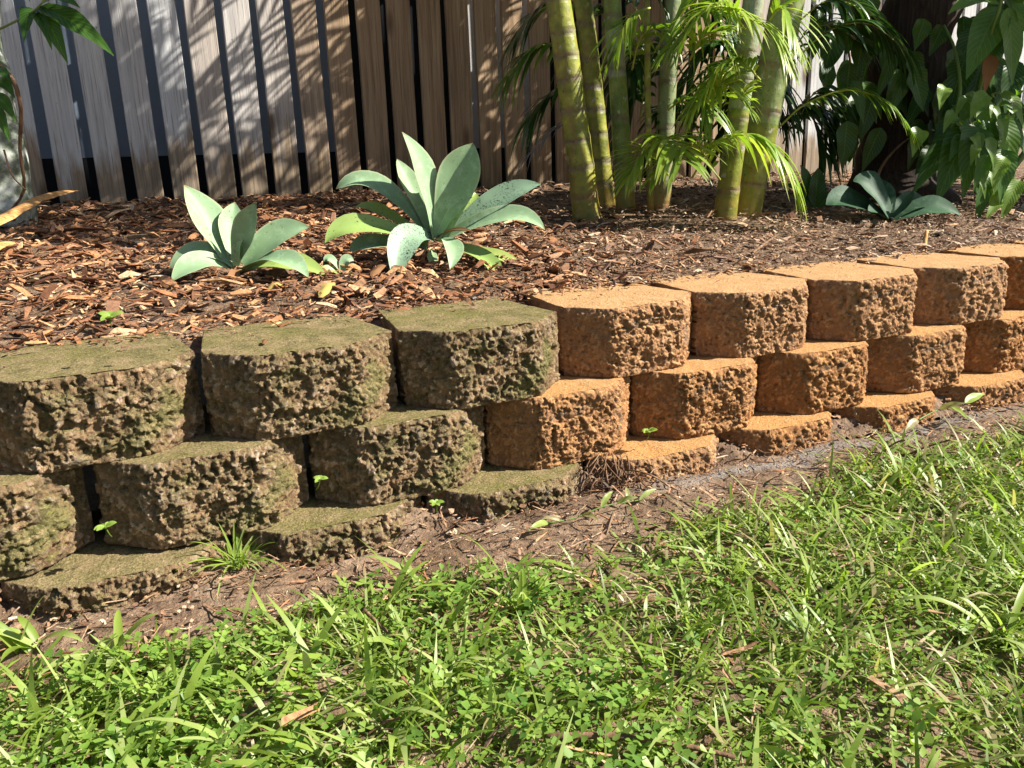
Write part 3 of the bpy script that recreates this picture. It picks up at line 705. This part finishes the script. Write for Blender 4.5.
def palm(base, top, wpx, dep, label, kindv, ext, nodes, seed, wtop=.78):
    """base, top in photo pixels; the stem goes on above the frame by ext times its length in view"""
    pb = V(*base, dep); pt = V(*top, dep); r = wpx*.45*dep/FPX
    root = thing('palm', pb, label, 'palm', 'stems of the palm clump')
    full = pb + (pt-pb)*ext; mid = (pb+full)*.5 + Vector((random.uniform(-.02, .02), 0, 0))
    P = thru(pb - Vector((0, 0, .04)), mid, full, 120); L = (full-pb).length
    pos = []; z = .02
    rg = random.Random(seed)
    while z < L: pos.append(z/L); z += nodes*rg.uniform(.75, 1.2)
    def tf(u, a):
        uu = u + .006*math.sin(a+seed) ; d = min(abs(uu-q) for q in pos)*L
        return (max(0, 1-d/.012), u*L, kindv(u*L) if callable(kindv) else kindv)
    rad = []
    for i in range(120):
        u = i/119; d = min(abs(u-q) for q in pos)*L
        rad.append(r*(1+.10*max(0, 1-u*8))*(1-(1-wtop)*u)*(1+.05*max(0, 1-d/.012)))
    mb = MB(); tube(mb, P, rad, 20, (0, 0, 0), 0, True, .03, seed, tf); mb.build('trunk', M['palm_stem'], root)
    return root, full, dep
def crown(root, top, n, L, seed, az0=0, arc=2*math.pi, mat='palm_shaded', z=.35, droop=.35):
    g = random.Random(seed)
    for i in range(n):
        a = az0 + arc*(i+g.uniform(.2, .8))/n; l = L*g.uniform(.8, 1.15); h = g.uniform(.2, z)
        d = Vector((math.cos(a), math.sin(a), 0))
        frond(root, [top, top + d*l*.35 + Vector((0, 0, h)), top + d*l*.72 + Vector((0, 0, h*.95)), top + d*l + Vector((0, 0, h*.3))], 20, .32*L, .010, mat, droop, rr=.006)

p1, t1, e1 = palm((588, 213), (556, 0), 29, 2.62, 'thick yellow green palm stem with brown rings, frontmost at the left of the clump', lambda h: .0 if h < .72 else .9, 1.9, .083, 3)
p2, t2, e2 = palm((606, 202), (581, 0), 21, 2.88, 'shaded olive palm stem just behind the thick ringed yellow green one', .1, 1.8, .09, 4)
p3, t3, e3 = palm((626, 204), (610, 0), 20, 2.80, 'upright green palm stem with a white band between its rings', lambda h: .95 if .42 < h < .56 else .5, 2.0, .13, 5)
p4, t4, e4 = palm((651, 206), (649, 0), 7, 2.76, 'thin yellow palm cane rising between the thicker stems', .15, 1.4, .11, 6)
p5, t5, e5 = palm((661, 202), (672, 0), 20, 2.90, 'pale green palm stem behind the thin yellow cane', .8, 1.9, .14, 7)
p6, t6, e6 = palm((724, 214), (754, 0), 24, 2.64, 'whitish green palm stem leaning right behind the drooping bright fronds', lambda h: .3 if h < .33 else .95, 1.8, .10, 8)
p7, t7, e7 = palm((744, 214), (788, 0), 30, 2.74, 'thick palm stem leaning furthest right in the clump, rusty at its foot', lambda h: .25 if h < .3 else .7, 1.9, .12, 9, 1.3)
def FP(dep, *pts): return [V(px, py, dep+dz) for (px, py, dz) in pts]
# sunlit fronds of the clump
frond(p7, FP(2.50, (692, 178, .06), (712, 146, .02), (742, 135, 0), (775, 150, -.05), (796, 190, -.08)), 26, .17, .008, droop=.9, tint=(.45, 1), start=.1)
frond(p4, FP(2.52, (652, 150, .06), (662, 139, .02), (674, 141, -.05), (682, 160, -.12)), 15, .22, .0075, droop=.4, tint=(.35, .9), start=.1, ang=1.25)
frond(p6, FP(2.5, (700, -40, .10), (720, -6, .06), (745, 16, 0), (768, 30, -.04), (784, 58, -.08)), 24, .19, .0065, droop=.5, tint=(.45, 1), start=.1)
frond(p6, FP(2.52, (742, 60, .1), (725, 74, .05), (706, 92, -.02), (690, 112, -.04)), 12, .14, .0065, droop=.5, tint=(.3, .9), start=.1)
frond(p5, FP(2.6, (668, 110, .06), (685, 98, 0), (700, 100, -.03), (712, 118, -.08)), 11, .15, .007, droop=.7, tint=(.1, .6), start=.1, ang=1.1)
frond(p6, FP(2.62, (735, 130, .05), (738, 110, .02), (742, 96, -.02), (752, 84, -.04)), 10, .11, .006, droop=.5, tint=(.4, 1), start=.1)
frond(p7, FP(2.62, (700, -60, 0), (702, -20, 0), (690, 20, -.03), (672, 48, -.06)), 18, .18, .006, droop=.4, tint=(.2, .8), start=.1)
frond(p3, FP(2.74, (632, 70, .04), (640, 40, 0), (655, 28, -.04), (672, 40, -.08)), 10, .15, .007, droop=.7, tint=(.1, .6), start=.1)
frond(p4, FP(2.66, (650, 8, .04), (634, 14, 0), (622, 30, -.04), (616, 52, -.05)), 10, .14, .007, droop=.6, tint=(.2, .8), start=.1)
for q in [((706, 120, .05), (715, 92, 0), (726, 84, -.03), (744, 104, -.06)), ((690, 60, .05), (700, 40, 0), (716, 34, -.03), (732, 56, -.06)), ((760, 80, .02), (742, 62, -.02), (722, 66, -.05), (704, 92, -.07)),
          ((720, 180, .05), (700, 150, 0), (680, 150, -.04), (655, 176, -.08)), ((668, 175, .05), (652, 152, .02), (640, 156, -.02), (628, 180, -.05)), ((745, 30, .04), (728, 8, 0), (704, 12, -.03), (684, 40, -.05)), ((770, 20, .03), (780, 8, 0), (790, 22, -.03), (800, 52, -.05))]:
    frond(p6, FP(2.50, *q), 18, .15, .006, droop=.35, tint=(.35, 1), start=.1)
# shaded fronds on the fence side
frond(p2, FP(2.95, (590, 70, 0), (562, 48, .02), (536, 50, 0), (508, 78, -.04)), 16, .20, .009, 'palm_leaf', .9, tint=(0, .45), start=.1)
frond(p2, FP(2.98, (592, 10, 0), (562, 2, .02), (535, 14, 0), (515, 40, -.02)), 15, .19, .009, 'palm_shaded', .8, start=.1)
frond(p2, FP(2.93, (590, 105, 0), (570, 88, .02), (548, 98, 0), (528, 122, -.04)), 12, .19, .009, 'palm_shaded', .8, start=.1)
frond(p1, FP(2.75, (585, 128, 0), (570, 122, 0), (548, 134, -.02), (524, 160, -.04)), 11, .14, .004, 'palm_dead', .5, start=.2, rmat='palm_dead', name='dead_frond')
for i, (a, b, c, d) in enumerate([((680, 60), (690, 20), (705, 10), (725, 30)), ((640, 120), (645, 80), (640, 60), (632, 75)), ((690, 130), (700, 90), (715, 70), (735, 80)), ((655, 60), (668, 20), (690, 5), (715, 15)),
                                  ((640, 20), (630, -10), (640, -20), (660, -5)), ((700, 170), (690, 130), (672, 110), (655, 118)), ((780, 90), (800, 40), (830, 25), (865, 45))]):
    frond(p5, FP(2.98, (*a, 0), (*b, .02), (*c, 0), (*d, -.05)), 12, .18, .009, 'palm_shaded', .6, start=.1)
for i in range(18):
    x0, y0 = random.uniform(630, 800), random.uniform(20, 150); dx = random.choice((-1, 1))*random.uniform(30, 60)
    frond(p5 if i % 2 else p7, FP(3.12+random.uniform(-.1, .15), (x0, y0, 0), (x0+dx*.4, y0-30, .02), (x0+dx*.8, y0-25, 0), (x0+dx*1.2, y0+12, -.05)), 13, .2, .011, 'palm_shaded', .8, start=.1)
# long arching frond over the right hand fence
frond(p7, FP(2.75, (778, 128, .05), (806, 104, 0), (850, 90, 0), (888, 104, -.06), (915, 137, -.1)), 22, .12, .006, 'palm_leaf', .7, tint=(.05, .45), start=.2, ang=.7)
frond(p7, FP(2.9, (795, 60, 0), (830, 30, 0), (870, 24, 0), (905, 50, 0)), 20, .2, .009, 'palm_shaded', .9, start=.1)
frond(p7, FP(2.95, (800, 20, 0), (825, 2, 0), (850, 4, 0), (885, 24, 0)), 18, .2, .009, 'palm_shaded', .9, start=.1)
# crowns above the frame: they throw the striped shade onto the fence
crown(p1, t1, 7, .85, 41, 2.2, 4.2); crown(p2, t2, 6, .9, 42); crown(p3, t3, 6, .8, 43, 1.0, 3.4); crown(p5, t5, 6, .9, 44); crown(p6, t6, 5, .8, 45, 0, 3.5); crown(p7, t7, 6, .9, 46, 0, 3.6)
def shade_frond(root, a, b, n=20, ll=.30, arch=.12):  # extra fronds added above the frame to shade the fence
    a, b = Vector(a), Vector(b); m = (a+b)*.5
    frond(root, [a, a.lerp(b, .35)+Vector((0, 0, arch)), a.lerp(b, .7)+Vector((0, 0, arch)), b], n, ll, .011, 'palm_shaded', .35, rr=.006, start=.12)
for a, b in [((2.25, 1.25, 2.15), (1.2, 1.15, 1.80)), ((2.25, 1.25, 2.25), (1.1, 1.3, 2.15)), ((2.1, 1.3, 2.4), (1.0, 1.2, 2.45)), ((2.2, 1.2, 2.0), (1.5, 1.0, 1.75)), ((2.1, 1.3, 2.3), (1.5, 1.0, 2.3)), ((1.9, 1.3, 2.3), (.8, 1.4, 2.1)), ((1.9, 1.3, 2.2), (.9, 1.35, 1.85))]:
    shade_frond(p3, a, b)
for a, b in [((2.2, 1.2, 2.1), (1.1, 1.2, 1.95)), ((2.1, 1.15, 2.25), (1.2, 1.05, 2.0)), ((2.0, 1.3, 2.1), (.7, 1.45, 1.7)), ((2.1, 1.2, 2.5), (.9, 1.1, 2.3)), ((2.0, 1.1, 2.35), (1.0, .95, 2.2))]:
    shade_frond(p1, a, b, 26, .30)
for z in (2.22, 2.32, 2.42, 2.52, 2.62, 2.72, 2.82, 2.92):
    j = random.uniform(-.12, .08)
    shade_frond(p3, (2.3+j, 1.2, z), (1.3+j, 1.12+random.uniform(-.08, .08), z+random.uniform(-.05, .05)), 30, .26, .05)
for z in (1.2, 1.3, 1.4, 1.5, 1.6, 1.7, 1.8, 1.9, 2.0):
    j = random.uniform(-.1, .1)
    shade_frond(p5, (2.75+j, 1.62, z), (1.95+j, 1.78, z+.02), 30, .26, .06); shade_frond(p7, (2.6+j, 1.66, z+.06), (3.3+j, 1.8, z), 26, .26, .06)

# ---------------------------------------------------------------- broad leaved plants and trees
def broad(parent, base, tip, width, sag, tint, up=Vector((-.2, -.6, .75)), mat='broad_leaf', name='leaf'):
    m = (base+tip)*.5 + Vector((0, 0, sag)); P = thru(base, m, tip, 13)
    width *= random.uniform(.65, 1.0); prof = [width*(math.sin(math.pi*min(1, (i/12)**.72*.98+.02))**.95)*(1-.2*i/12) + .0008 for i in range(13)]
    mb = MB(); strip(mb, P, prof, up, fold=.3, tint=tint, across=3, wave=.12, ph=random.uniform(0, 6), curl=.15)
    return mb.build(name, M[mat], parent)
def stem(parent, pts, r, mat='green_stem', name='stem'):
    P = catmull(pts, 16); mb = MB(); tube(mb, P, [r*(1-.5*i/15) for i in range(16)], 7); return mb.build(name, M[mat], parent)
# dark tree trunk at the right
dt = 3.25
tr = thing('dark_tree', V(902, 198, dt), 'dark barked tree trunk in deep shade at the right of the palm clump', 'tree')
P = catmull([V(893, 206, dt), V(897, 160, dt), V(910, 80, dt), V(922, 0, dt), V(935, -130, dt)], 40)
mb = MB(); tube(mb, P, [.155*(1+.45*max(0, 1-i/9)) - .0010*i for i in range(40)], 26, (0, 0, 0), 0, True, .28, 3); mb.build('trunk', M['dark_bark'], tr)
stem(tr, [V(874, 200, dt-.2), V(880, 170, dt-.2), V(900, 145, dt-.18), V(925, 130, dt-.15)], .006, 'twig', 'root')
# hanging shoot
# right hand shrub
ds = 2.85
sh = thing('broadleaf_shrub', V(985, 205, 2.95), 'leafy shrub with big glossy veined leaves at the right edge of the photo', 'shrub')
stem(sh, [V(985, 205, 2.95), V(975, 140, 2.92), V(985, 60, 2.85), V(1000, 6, 2.8), V(1010, -40, 2.8)], .008)
stem(sh, [V(985, 205, 2.95), V(1000, 150, 2.9), V(1015, 100, 2.9)], .006)
stem(sh, [V(952, 130, 2.8), V(960, 90, 2.85), V(955, 50, 2.9), V(944, 25, 2.95)], .007)
for (b, t, wpx, sag, ti, dz) in [((1000, 8), (966, 80), 17, .02, .6, -.05), ((1008, 8), (1012, 86), 16, .02, .7, -.08), ((1000, 5), (948, 14), 13, .03, .85, -.02), ((1012, 4), (1040, 60), 17, .02, .6, -.05), ((1004, 0), (985, -40), 15, .02, .6, 0), ((1006, 10), (990, 60), 13, .0, .3, .03),
     ((972, 130), (912, 195), 17, .04, .3, -.05), ((975, 128), (936, 205), 19, .04, .35, -.12), ((980, 128), (962, 200), 18, .04, .4, -.15), ((990, 122), (985, 196), 16, .05, .45, -.12), ((1000, 118), (1012, 190), 17, .04, .6, -.12), ((985, 120), (1030, 165), 17, .05, .4, -.05),
     ((975, 125), (930, 150), 15, .05, .2, .02), ((985, 100), (958, 128), 12, .03, .8, .02), ((1000, 95), (1024, 130), 12, .03, .9, 0), ((995, 105), (975, 140), 11, .03, .9, -.05), ((1005, 150), (1000, 205), 13, .03, .5, -.18), ((965, 60), (950, 110), 15, .02, .1, .1), ((1015, 60), (1005, 120), 15, .02, .1, .12),
     ((1020, 180), (1000, 225), 9, .02, .9, -.2), ((990, 175), (975, 228), 12, .03, .3, -.16), ((945, 150), (915, 175), 13, .02, .05, .1), ((930, 90), (905, 130), 14, .02, .05, .15), ((1005, 200), (985, 222), 7, .02, 1, -.2)]:
    broad(sh, V(*b, ds+dz+.05), V(*t, ds+dz), wpx*ds/FPX, sag, ti)
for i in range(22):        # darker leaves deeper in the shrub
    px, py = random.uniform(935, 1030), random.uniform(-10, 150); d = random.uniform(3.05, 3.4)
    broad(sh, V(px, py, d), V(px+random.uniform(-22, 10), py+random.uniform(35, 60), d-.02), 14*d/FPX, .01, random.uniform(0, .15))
for i in range(26):        # bright leaves at the front of the shrub
    px, py = random.gauss(990, 22), random.gauss(135, 28); d = random.uniform(2.62, 2.8)
    broad(sh, V(px, py, d), V(px+random.uniform(-20, 12), py+random.uniform(14, 38), d-.03), random.uniform(5, 10)*d/FPX, .02, random.uniform(.45, 1))
broad(sh, V(992, 55, 2.84), V(984, 95, 2.82), 9*ds/FPX, .02, .5, mat='dry_leaf', name='dry_leaf')
for i in range(26):        # small bright leaves inside the shrub
    px, py = random.gauss(985, 24), random.gauss(118, 16); d = ds + random.uniform(-.1, .1)
    broad(sh, V(px, py, d), V(px+random.uniform(-14, 14), py+random.uniform(-4, 14), d-.03), 5*ds/FPX, .01, random.uniform(.5, 1))
mb = MB()
for i in range(460):  # leaf mass added mostly out of frame to shade the trunk
    b = Vector((random.uniform(3.15, 4.3), random.uniform(.25, 1.2), random.uniform(.55, 2.0)))
    if b.x < 3.5 and b.z < 1.15: b.z += .6
    t = b + Vector((random.uniform(-.1, .1), random.uniform(-.12, .05), random.uniform(-.2, -.08)))
    P = thru(b, (b+t)*.5+Vector((0, 0, .03)), t, 9)
    strip(mb, P, [.055*(math.sin(math.pi*min(1, (q/8)**.8*.98+.02))**.8)+.0008 for q in range(9)], Vector((-.2, -.6, .75)), .3, random.random()*.6, 2)
fo = mb.build('shade_foliage', M['broad_leaf'], sh); fo['kind'] = 'stuff'
stem(sh, [V(985, 205, 2.95), Vector((3.4, .7, .9)), Vector((3.7, .7, 1.4)), Vector((3.8, .7, 1.9))], .012)
# climbing plant on the fence in the shade
cl = thing('climbing_plant', V(850, 182, 3.75), 'dark climbing plant with big leaves hanging against the sunlit part of the fence', 'climber')
stem(cl, [V(872, 186, 3.7), V(862, 130, 3.7), V(850, 60, 3.7), V(840, -20, 3.7)], .008, 'twig')
for (b, t, wpx, ti) in [((858, 100), (842, 158), 15, .1), ((872, 100), (862, 160), 14, .1), ((848, 60), (838, 100), 12, .25), ((868, 60), (858, 100), 14, .0), ((880, 40), (872, 90), 15, .0), ((838, 20), (822, 80), 15, .05), ((860, 10), (846, 55), 14, .0), ((820, 10), (812, 60), 14, .05),
                        ((885, 90), (876, 140), 15, .0), ((895, 100), (882, 180), 14, .0), ((905, 60), (898, 120), 15, .0), ((900, 120), (880, 188), 13, .05), ((840, 100), (830, 130), 9, .15), ((878, 10), (866, 50), 16, .0), ((905, 0), (890, 50), 16, .0), ((850, 130), (848, 165), 13, .0), ((826, 60), (826, 95), 11, .1)]:
    broad(cl, V(*b, 3.62), V(*t, 3.55+random.uniform(-.05, .05)), wpx*3.6/FPX, .0, ti, Vector((-.2, -.9, .35)))
for i in range(34):
    px, py = random.uniform(845, 955), random.uniform(-5, 130); d = random.uniform(2.95, 3.1)
    broad(cl, V(px, py, d), V(px+random.uniform(-22, 16), py+random.uniform(30, 52), d), random.uniform(9, 14)*d/FPX, .01, random.uniform(0, .3), Vector((-.2, -.9, .35)))
# low dark weeds at the foot of the palms
lw = thing('low_weed', V(812, 205, 3.0), 'low dark leafy weed between the rusty palm foot and the low agave', 'weed')
for (b, t, wpx) in [((812, 208), (800, 165), 9), ((815, 208), (818, 168), 10), ((812, 209), (785, 185), 8), ((818, 208), (842, 196), 6), ((812, 208), (806, 195), 6)]:
    broad(lw, V(*b, 2.86), V(*t, 2.86), wpx*2.9/FPX, .02, .05)
# left hand tree: pale trunk at the frame edge with a leafy branch
lt = thing('pale_tree', V(0, 220, 2.5), 'pale lichened tree base at the left edge with dark compound leaves hanging above', 'tree')
P = catmull([V(-2, 222, 2.5), V(-4, 190, 2.5), V(-12, 130, 2.5), V(-30, 40, 2.5), V(-45, -80, 2.5)], 30)
mb = MB(); tube(mb, P, [.085*(1+.35*max(0, 1-i/8)) for i in range(30)], 22, (0, 0, 0), 0, True, .22, 8); mb.build('trunk', M['pale_bark'], lt)
stem(lt, [V(0, 66, 2.4), V(14, 82, 2.36), V(21, 110, 2.36), V(20, 150, 2.38), V(24, 190, 2.4), V(8, 214, 2.44)], .007, 'twig', 'vine_stem')
stem(lt, [V(4, 150, 2.38), V(12, 175, 2.36), V(26, 190, 2.36)], .003, 'twig', 'vine_stem')
stem(lt, [V(-12, 34, 2.2), V(10, 24, 2.15), V(35, 10, 2.1), V(50, -8, 2.1)], .0035, 'green_stem', 'branch')
for (b, t, wpx, ti) in [((38, 8), (114, 56), 13, .2), ((36, 9), (68, 64), 13, .3), ((35, 10), (24, 42), 9, .1), ((40, 6), (80, 8), 9, .2), ((30, 2), (40, -14), 8, .2), ((36, 10), (52, 50), 8, .4)]:
    broad(lt, V(*b, 2.12), V(*t, 2.08), wpx*2.1/FPX, .02, ti)
for (b, t, wpx, ti) in [((-6, 84), (15, 98), 8, .2), ((-6, 98), (16, 122), 9, .3), ((-6, 110), (10, 142), 9, .3), ((-6, 74), (12, 84), 7, .1)]:
    broad(lt, V(*b, 2.3), V(*t, 2.26), wpx*2.3/FPX, .02, ti)

# ---------------------------------------------------------------- small things
def twig(label, pts, r, name='twig', mat='twig', cat='twig', branches=(), group=None):
    root_pts = [Vector(p) for p in pts]; mb = MB()
    P = catmull(root_pts, 18); tube(mb, P, [r*(1-.45*i/17) for i in range(18)], 7, bump=.25)
    for (i, e, rr) in branches: tube(mb, bez(P[i], (P[i]+Vector(e))*.5+Vector((0, 0, .006)), Vector(e), 8), rr, 5)
    o = mb.build(name, M[mat]); return tag(o, label, cat, group)
def G(px, py, h=0.0):
    d = .55
    while d < 4:
        p = V(px, py, d)
        if p.z < ground_z(p.x, p.y) + h: return p
        d += .003
    return p
def BD(px, py, h=.01):
    p = V(px, py, bed_depth(px, py)); return p + Vector((0, 0, h))
def flake(label, a, b, wid, mat, name, cat, curl=.3, lift=.01, wave=.2, tint=.6):
    a, b = Vector(a), Vector(b); m = (a+b)*.5 + Vector((0, 0, lift)); P = thru(a, m, b, 12)
    prof = [wid*(.35+.65*math.sin(math.pi*i/11)**.6)*random.uniform(.85, 1.1) for i in range(12)]
    mb = MB(); strip(mb, P, prof, Vector((0, 0, 1)), fold=-curl, tint=tint, across=3, wave=wave, thick=.003)
    return tag(mb.build(name, M[mat]), label, cat)
flake('long orange strip of bark lying on the mulch at the left edge', BD(-14, 252, .05), BD(80, 206, .055), .03, 'bark_strip', 'bark_strip', 'bark', .35, .03, .1)
flake('short orange piece of bark at the left edge below the long strip', BD(-14, 270, .03), BD(14, 256, .035), .022, 'bark_strip', 'bark_piece', 'bark', .3, .012, .1)
flake('dry brown leaf lying just under the larger agave', BD(372, 282, .012), BD(392, 270, .016), .012, 'dry_leaf', 'fallen_leaf', 'leaf', .3)
flake('yellow fallen leaf on the mulch behind the second mossy top block', BD(322, 304, .014), BD(334, 292, .018), .012, 'yellow_leaf', 'fallen_leaf', 'leaf', .3)
flake('pale yellow fallen leaf left of the yellow one behind the mossy top block', BD(268, 297, .014), BD(284, 294, .016), .010, 'yellow_leaf', 'fallen_leaf', 'leaf', .3)
twig('thin pale dry stalk lying on the bare soil behind the first orange block', [BD(642, 282, .005), BD(650, 266, .02), BD(653, 258, .03)], .002, 'dry_stalk', 'straw', 'stalk')
twig('thin curved stick on the mulch behind the orange blocks', [BD(668, 270, .01), BD(685, 265, .012), BD(700, 262, .014)], .002)
twig('dark dry stick lying on the bare soil behind the second orange block', [BD(752, 258, .012), BD(766, 248, .014), BD(778, 240, .016)], .004)
twig('short reddish stump of a stick standing behind the orange blocks', [BD(924, 252, 0), BD(924, 252, .02), BD(925, 250, .05)], .007, 'stick_stump', 'bark_strip', 'stick')
twig('long brown stick lying in the lawn at the bottom of the photo', [G(545, 737, .02), G(610, 736, .022), G(680, 745, .022), G(735, 757, .018)], .0042)
twig('reddish dry stick in the grass near the dirt strip', [G(620, 606, .012), G(655, 600, .018), G(688, 606, .012)], .003)
twig('dry brown stick lying in the grass below the moss covered base block', [G(386, 656, .01), G(418, 652, .016), G(446, 658, .01)], .003)
twig('slanted dry stem in the grass right of the grass tuft', [G(364, 610, .03), G(385, 630, .024), G(405, 645, .01)], .0026)
# fallen twigs at the right
o = twig('tangle of grey dead twigs on the soil near the right end of the wall', [G(872, 437, .02), G(895, 452, .018), G(925, 460, .016), G(955, 482, .012)], .003, 'dead_twigs', 'twig', 'twigs',
         [(4, G(905, 440, .05), .0018), (8, G(950, 440, .05), .002), (10, G(958, 452, .03), .0016), (12, G(925, 486, .012), .002), (14, G(975, 470, .02), .0016), (6, G(900, 476, .01), .0018), (9, G(944, 430, .06), .0014)])
# exposed roots between the base blocks
rt = MB()
for i in range(44):
    x = random.uniform(585, 632); y0 = random.uniform(452, 470)
    a = V(x, y0, 1.31); b = V(x+random.uniform(-22, 22), y0+random.uniform(14, 40), 1.27)
    tube(rt, thru(a, (a+b)*.5+Vector((random.uniform(-.015, .015), -.012, .006)), b, 9), random.uniform(.0004, .0016), 5)
for (p, q, m) in [((625, 470), (668, 486), (648, 474)), ((628, 474), (655, 500), (640, 480)), ((600, 478), (590, 500), (592, 486))]:
    a, b, c = V(*p, 1.28), V(*q, 1.27), V(*m, 1.26); tube(rt, thru(a, c, b, 10), .0016, 5)
tag(rt.build('exposed_roots', M['twig']), 'tangled brown roots hanging between the moss topped and orange base blocks', 'roots')
# dry leaf curls on ledges
def ledge(x, y, c): return Vector((x, y, .3045-(3-c)*.1262+.002))
flake('curl of dry brown leaf on the ledge below the third orange middle block', V(764, 424, 1.55), V(782, 420, 1.55), .008, 'dry_leaf', 'fallen_leaf', 'leaf', .5, .012)
flake('crumpled dark leaf in the joint below two orange top blocks', V(810, 336, 1.74), V(824, 340, 1.72), .010, 'dry_leaf', 'fallen_leaf', 'leaf', .5, .012, tint=0)
for n_, (px, py, d) in enumerate([(130, 344, 1.07), (88, 345, 1.07)]):
    flake(['dark leaf bit on top of the leftmost mossy block', 'thin leaf bit left of the dark one on the leftmost mossy block'][n_], V(px, py, d)+Vector((0, 0, .004)), V(px+10, py-1, d)+Vector((0, 0, .004)), .004, 'dry_leaf', 'leaf_bit', 'leaf', .4, .003, tint=.1)
flake('long dry leaf bit lying on the mossy block below the smaller agave', Vector((.30+.06, .20, .3075)), Vector((.30+.105, .215, .3075)), .003, 'dry_leaf', 'leaf_bit', 'leaf', .4, .003, tint=.1)
flake('small dark leaf scrap near the front of the mossy block below the smaller agave', Vector((.315, .06, .3075)), Vector((.325, .085, .3075)), .004, 'dry_leaf', 'leaf_bit', 'leaf', .4, .004, tint=.1)
# weeds
def seedling(label, base, n, r, seed, mat='clover', h=.02, name='seedling'):
    g = random.Random(seed); mb = MB(); top = base + Vector((g.uniform(-.006, .006), -.012, h))
    tube(mb, thru(base, (base+top)*.5+Vector((0, -.004, 0)), top, 6), .0007, 5, (.5, .3, .3))
    for i in range(n):
        a = 6.28*i/n + g.uniform(-.3, .3); d = Vector((math.cos(a), math.sin(a)*.8-.25, g.uniform(-.1, .45))); e = top + d*r
        P = thru(top, (top+e)*.5+Vector((0, 0, r*.12)), e, 7); strip(mb, P, [r*.28*q for q in (.15, .7, 1, 1.05, .9, .6, .1)], Vector((0, -.5, .85)), .2, g.uniform(.6, 1), 1)
    return tag(mb.build(name, M[mat]), label, 'seedling', 'seedlings in the wall joints')
seedling('tiny green seedling in the dark joint left of the pebbly mossy middle block', V(112, 537, .985), 6, .014, 1)
seedling('tiny dark green seedling in the shaded joint right of the pebbly mossy middle block', V(316, 490, 1.10), 5, .012, 2)
seedling('tiny star shaped seedling under the second orange middle block', V(646, 440, 1.36), 6, .016, 3)
seedling('tiny pale seedling at the left end of the moss topped base block', V(436, 512, 1.14), 5, .012, 4)
seedling('green seedling in the mulch behind the leftmost mossy block', BD(112, 332, .004), 5, .022, 5, h=.022)
def tuft(label, base, n, L, wd, seed, spread=1.2, group=None, bias=Vector((0, -.25, 0)), trange=(.3, .85), name='grass_tuft'):
    g = random.Random(seed); mb = MB()
    for i in range(n):
        a = g.uniform(0, 6.28); l = L*g.uniform(.5, 1.1); s = g.uniform(.3, 1)*spread
        d = Vector((math.cos(a)*s, math.sin(a)*s, 1)) + bias; d.normalize()
        b = base + Vector((g.uniform(-.012, .012), g.uniform(-.01, .01), 0)); m = b + d*l*.6; e = b + d*l + Vector((0, 0, -l*.4*s))
        if e.z < .004: e.z = .004
        P = bez(b, m, e, 9); strip(mb, P, [wd*q for q in (.7, .9, 1, 1, .95, .85, .65, .4, .03)], (Vector((-d.x, -d.y, .9))+Vector((0, -.4, 0))).normalized(), .3, g.uniform(*trange), 1)
    return tag(mb.build(name, M['grass']), label, 'grass tuft', group)
tuft('spiky green grass tuft growing from the dirt beside the moss ledge base block', G(240, 566, .005), 46, .11, .0016, 1, 1.5)
tuft('broad bladed grass plant at the lower left edge in front of the base block', G(28, 650, 0), 9, .11, .005, 2, 1.3)
tuft('big broad bladed grass clump in front of the half buried mossy base block', G(118, 660, 0), 11, .10, .0052, 3, 1.5, trange=(.55, .85))
tuft('broad bladed grass clump right of the big one at the lower left', G(205, 690, 0), 9, .09, .005, 4, 1.5, trange=(.4, .8))
tuft('fine upright grass clump beside the fallen twigs', G(905, 490, 0), 26, .08, .002, 5, .9, trange=(.5, .85))
tuft('long bladed grass clump near the right edge of the lawn', G(1000, 640, 0), 10, .15, .004, 6, 1.3, trange=(.5, .8))
tuft('fine grass clump in the lawn below the exposed roots', G(520, 610, 0), 16, .07, .003, 8, 1.2, trange=(.3, .7))
# creeping weeds with pale lance leaves
def creeper(label, pts, leaves, seed):
    g = random.Random(seed); root = thing('creeping_weed', pts[0], label, 'weed'); stem(root, pts, .0016)
    P = catmull(pts, 20)
    for (i, dx, dy, dzv, l) in leaves:
        b = P[i]; d = Vector((dx, dy, dzv)).normalized(); broad(root, b, b + d*l, l*.15, .004, g.uniform(.6, 1), mat='grass')
creeper('creeping weed with pale lance leaves on the dirt below the exposed roots', [G(548, 523, .012), G(575, 518, .014), G(605, 506, .02), G(640, 500, .012)],
        [(0, -1, -.4, .1, .045), (3, -.8, .2, .2, .03), (8, .2, -1, .1, .036), (12, .7, .3, .4, .034), (15, .6, -.5, .3, .034), (19, 1, .1, .3, .036), (17, .3, .7, .4, .03)], 1)
creeper('creeping weed with a long leaf against the far right base block', [G(918, 420, .05), G(938, 410, .05), G(965, 403, .05)],
        [(0, -1, -.2, -.3, .05), (10, .4, -.6, .3, .05), (19, 1, .1, .1, .07), (14, -.2, -.8, -.2, .05)], 2)
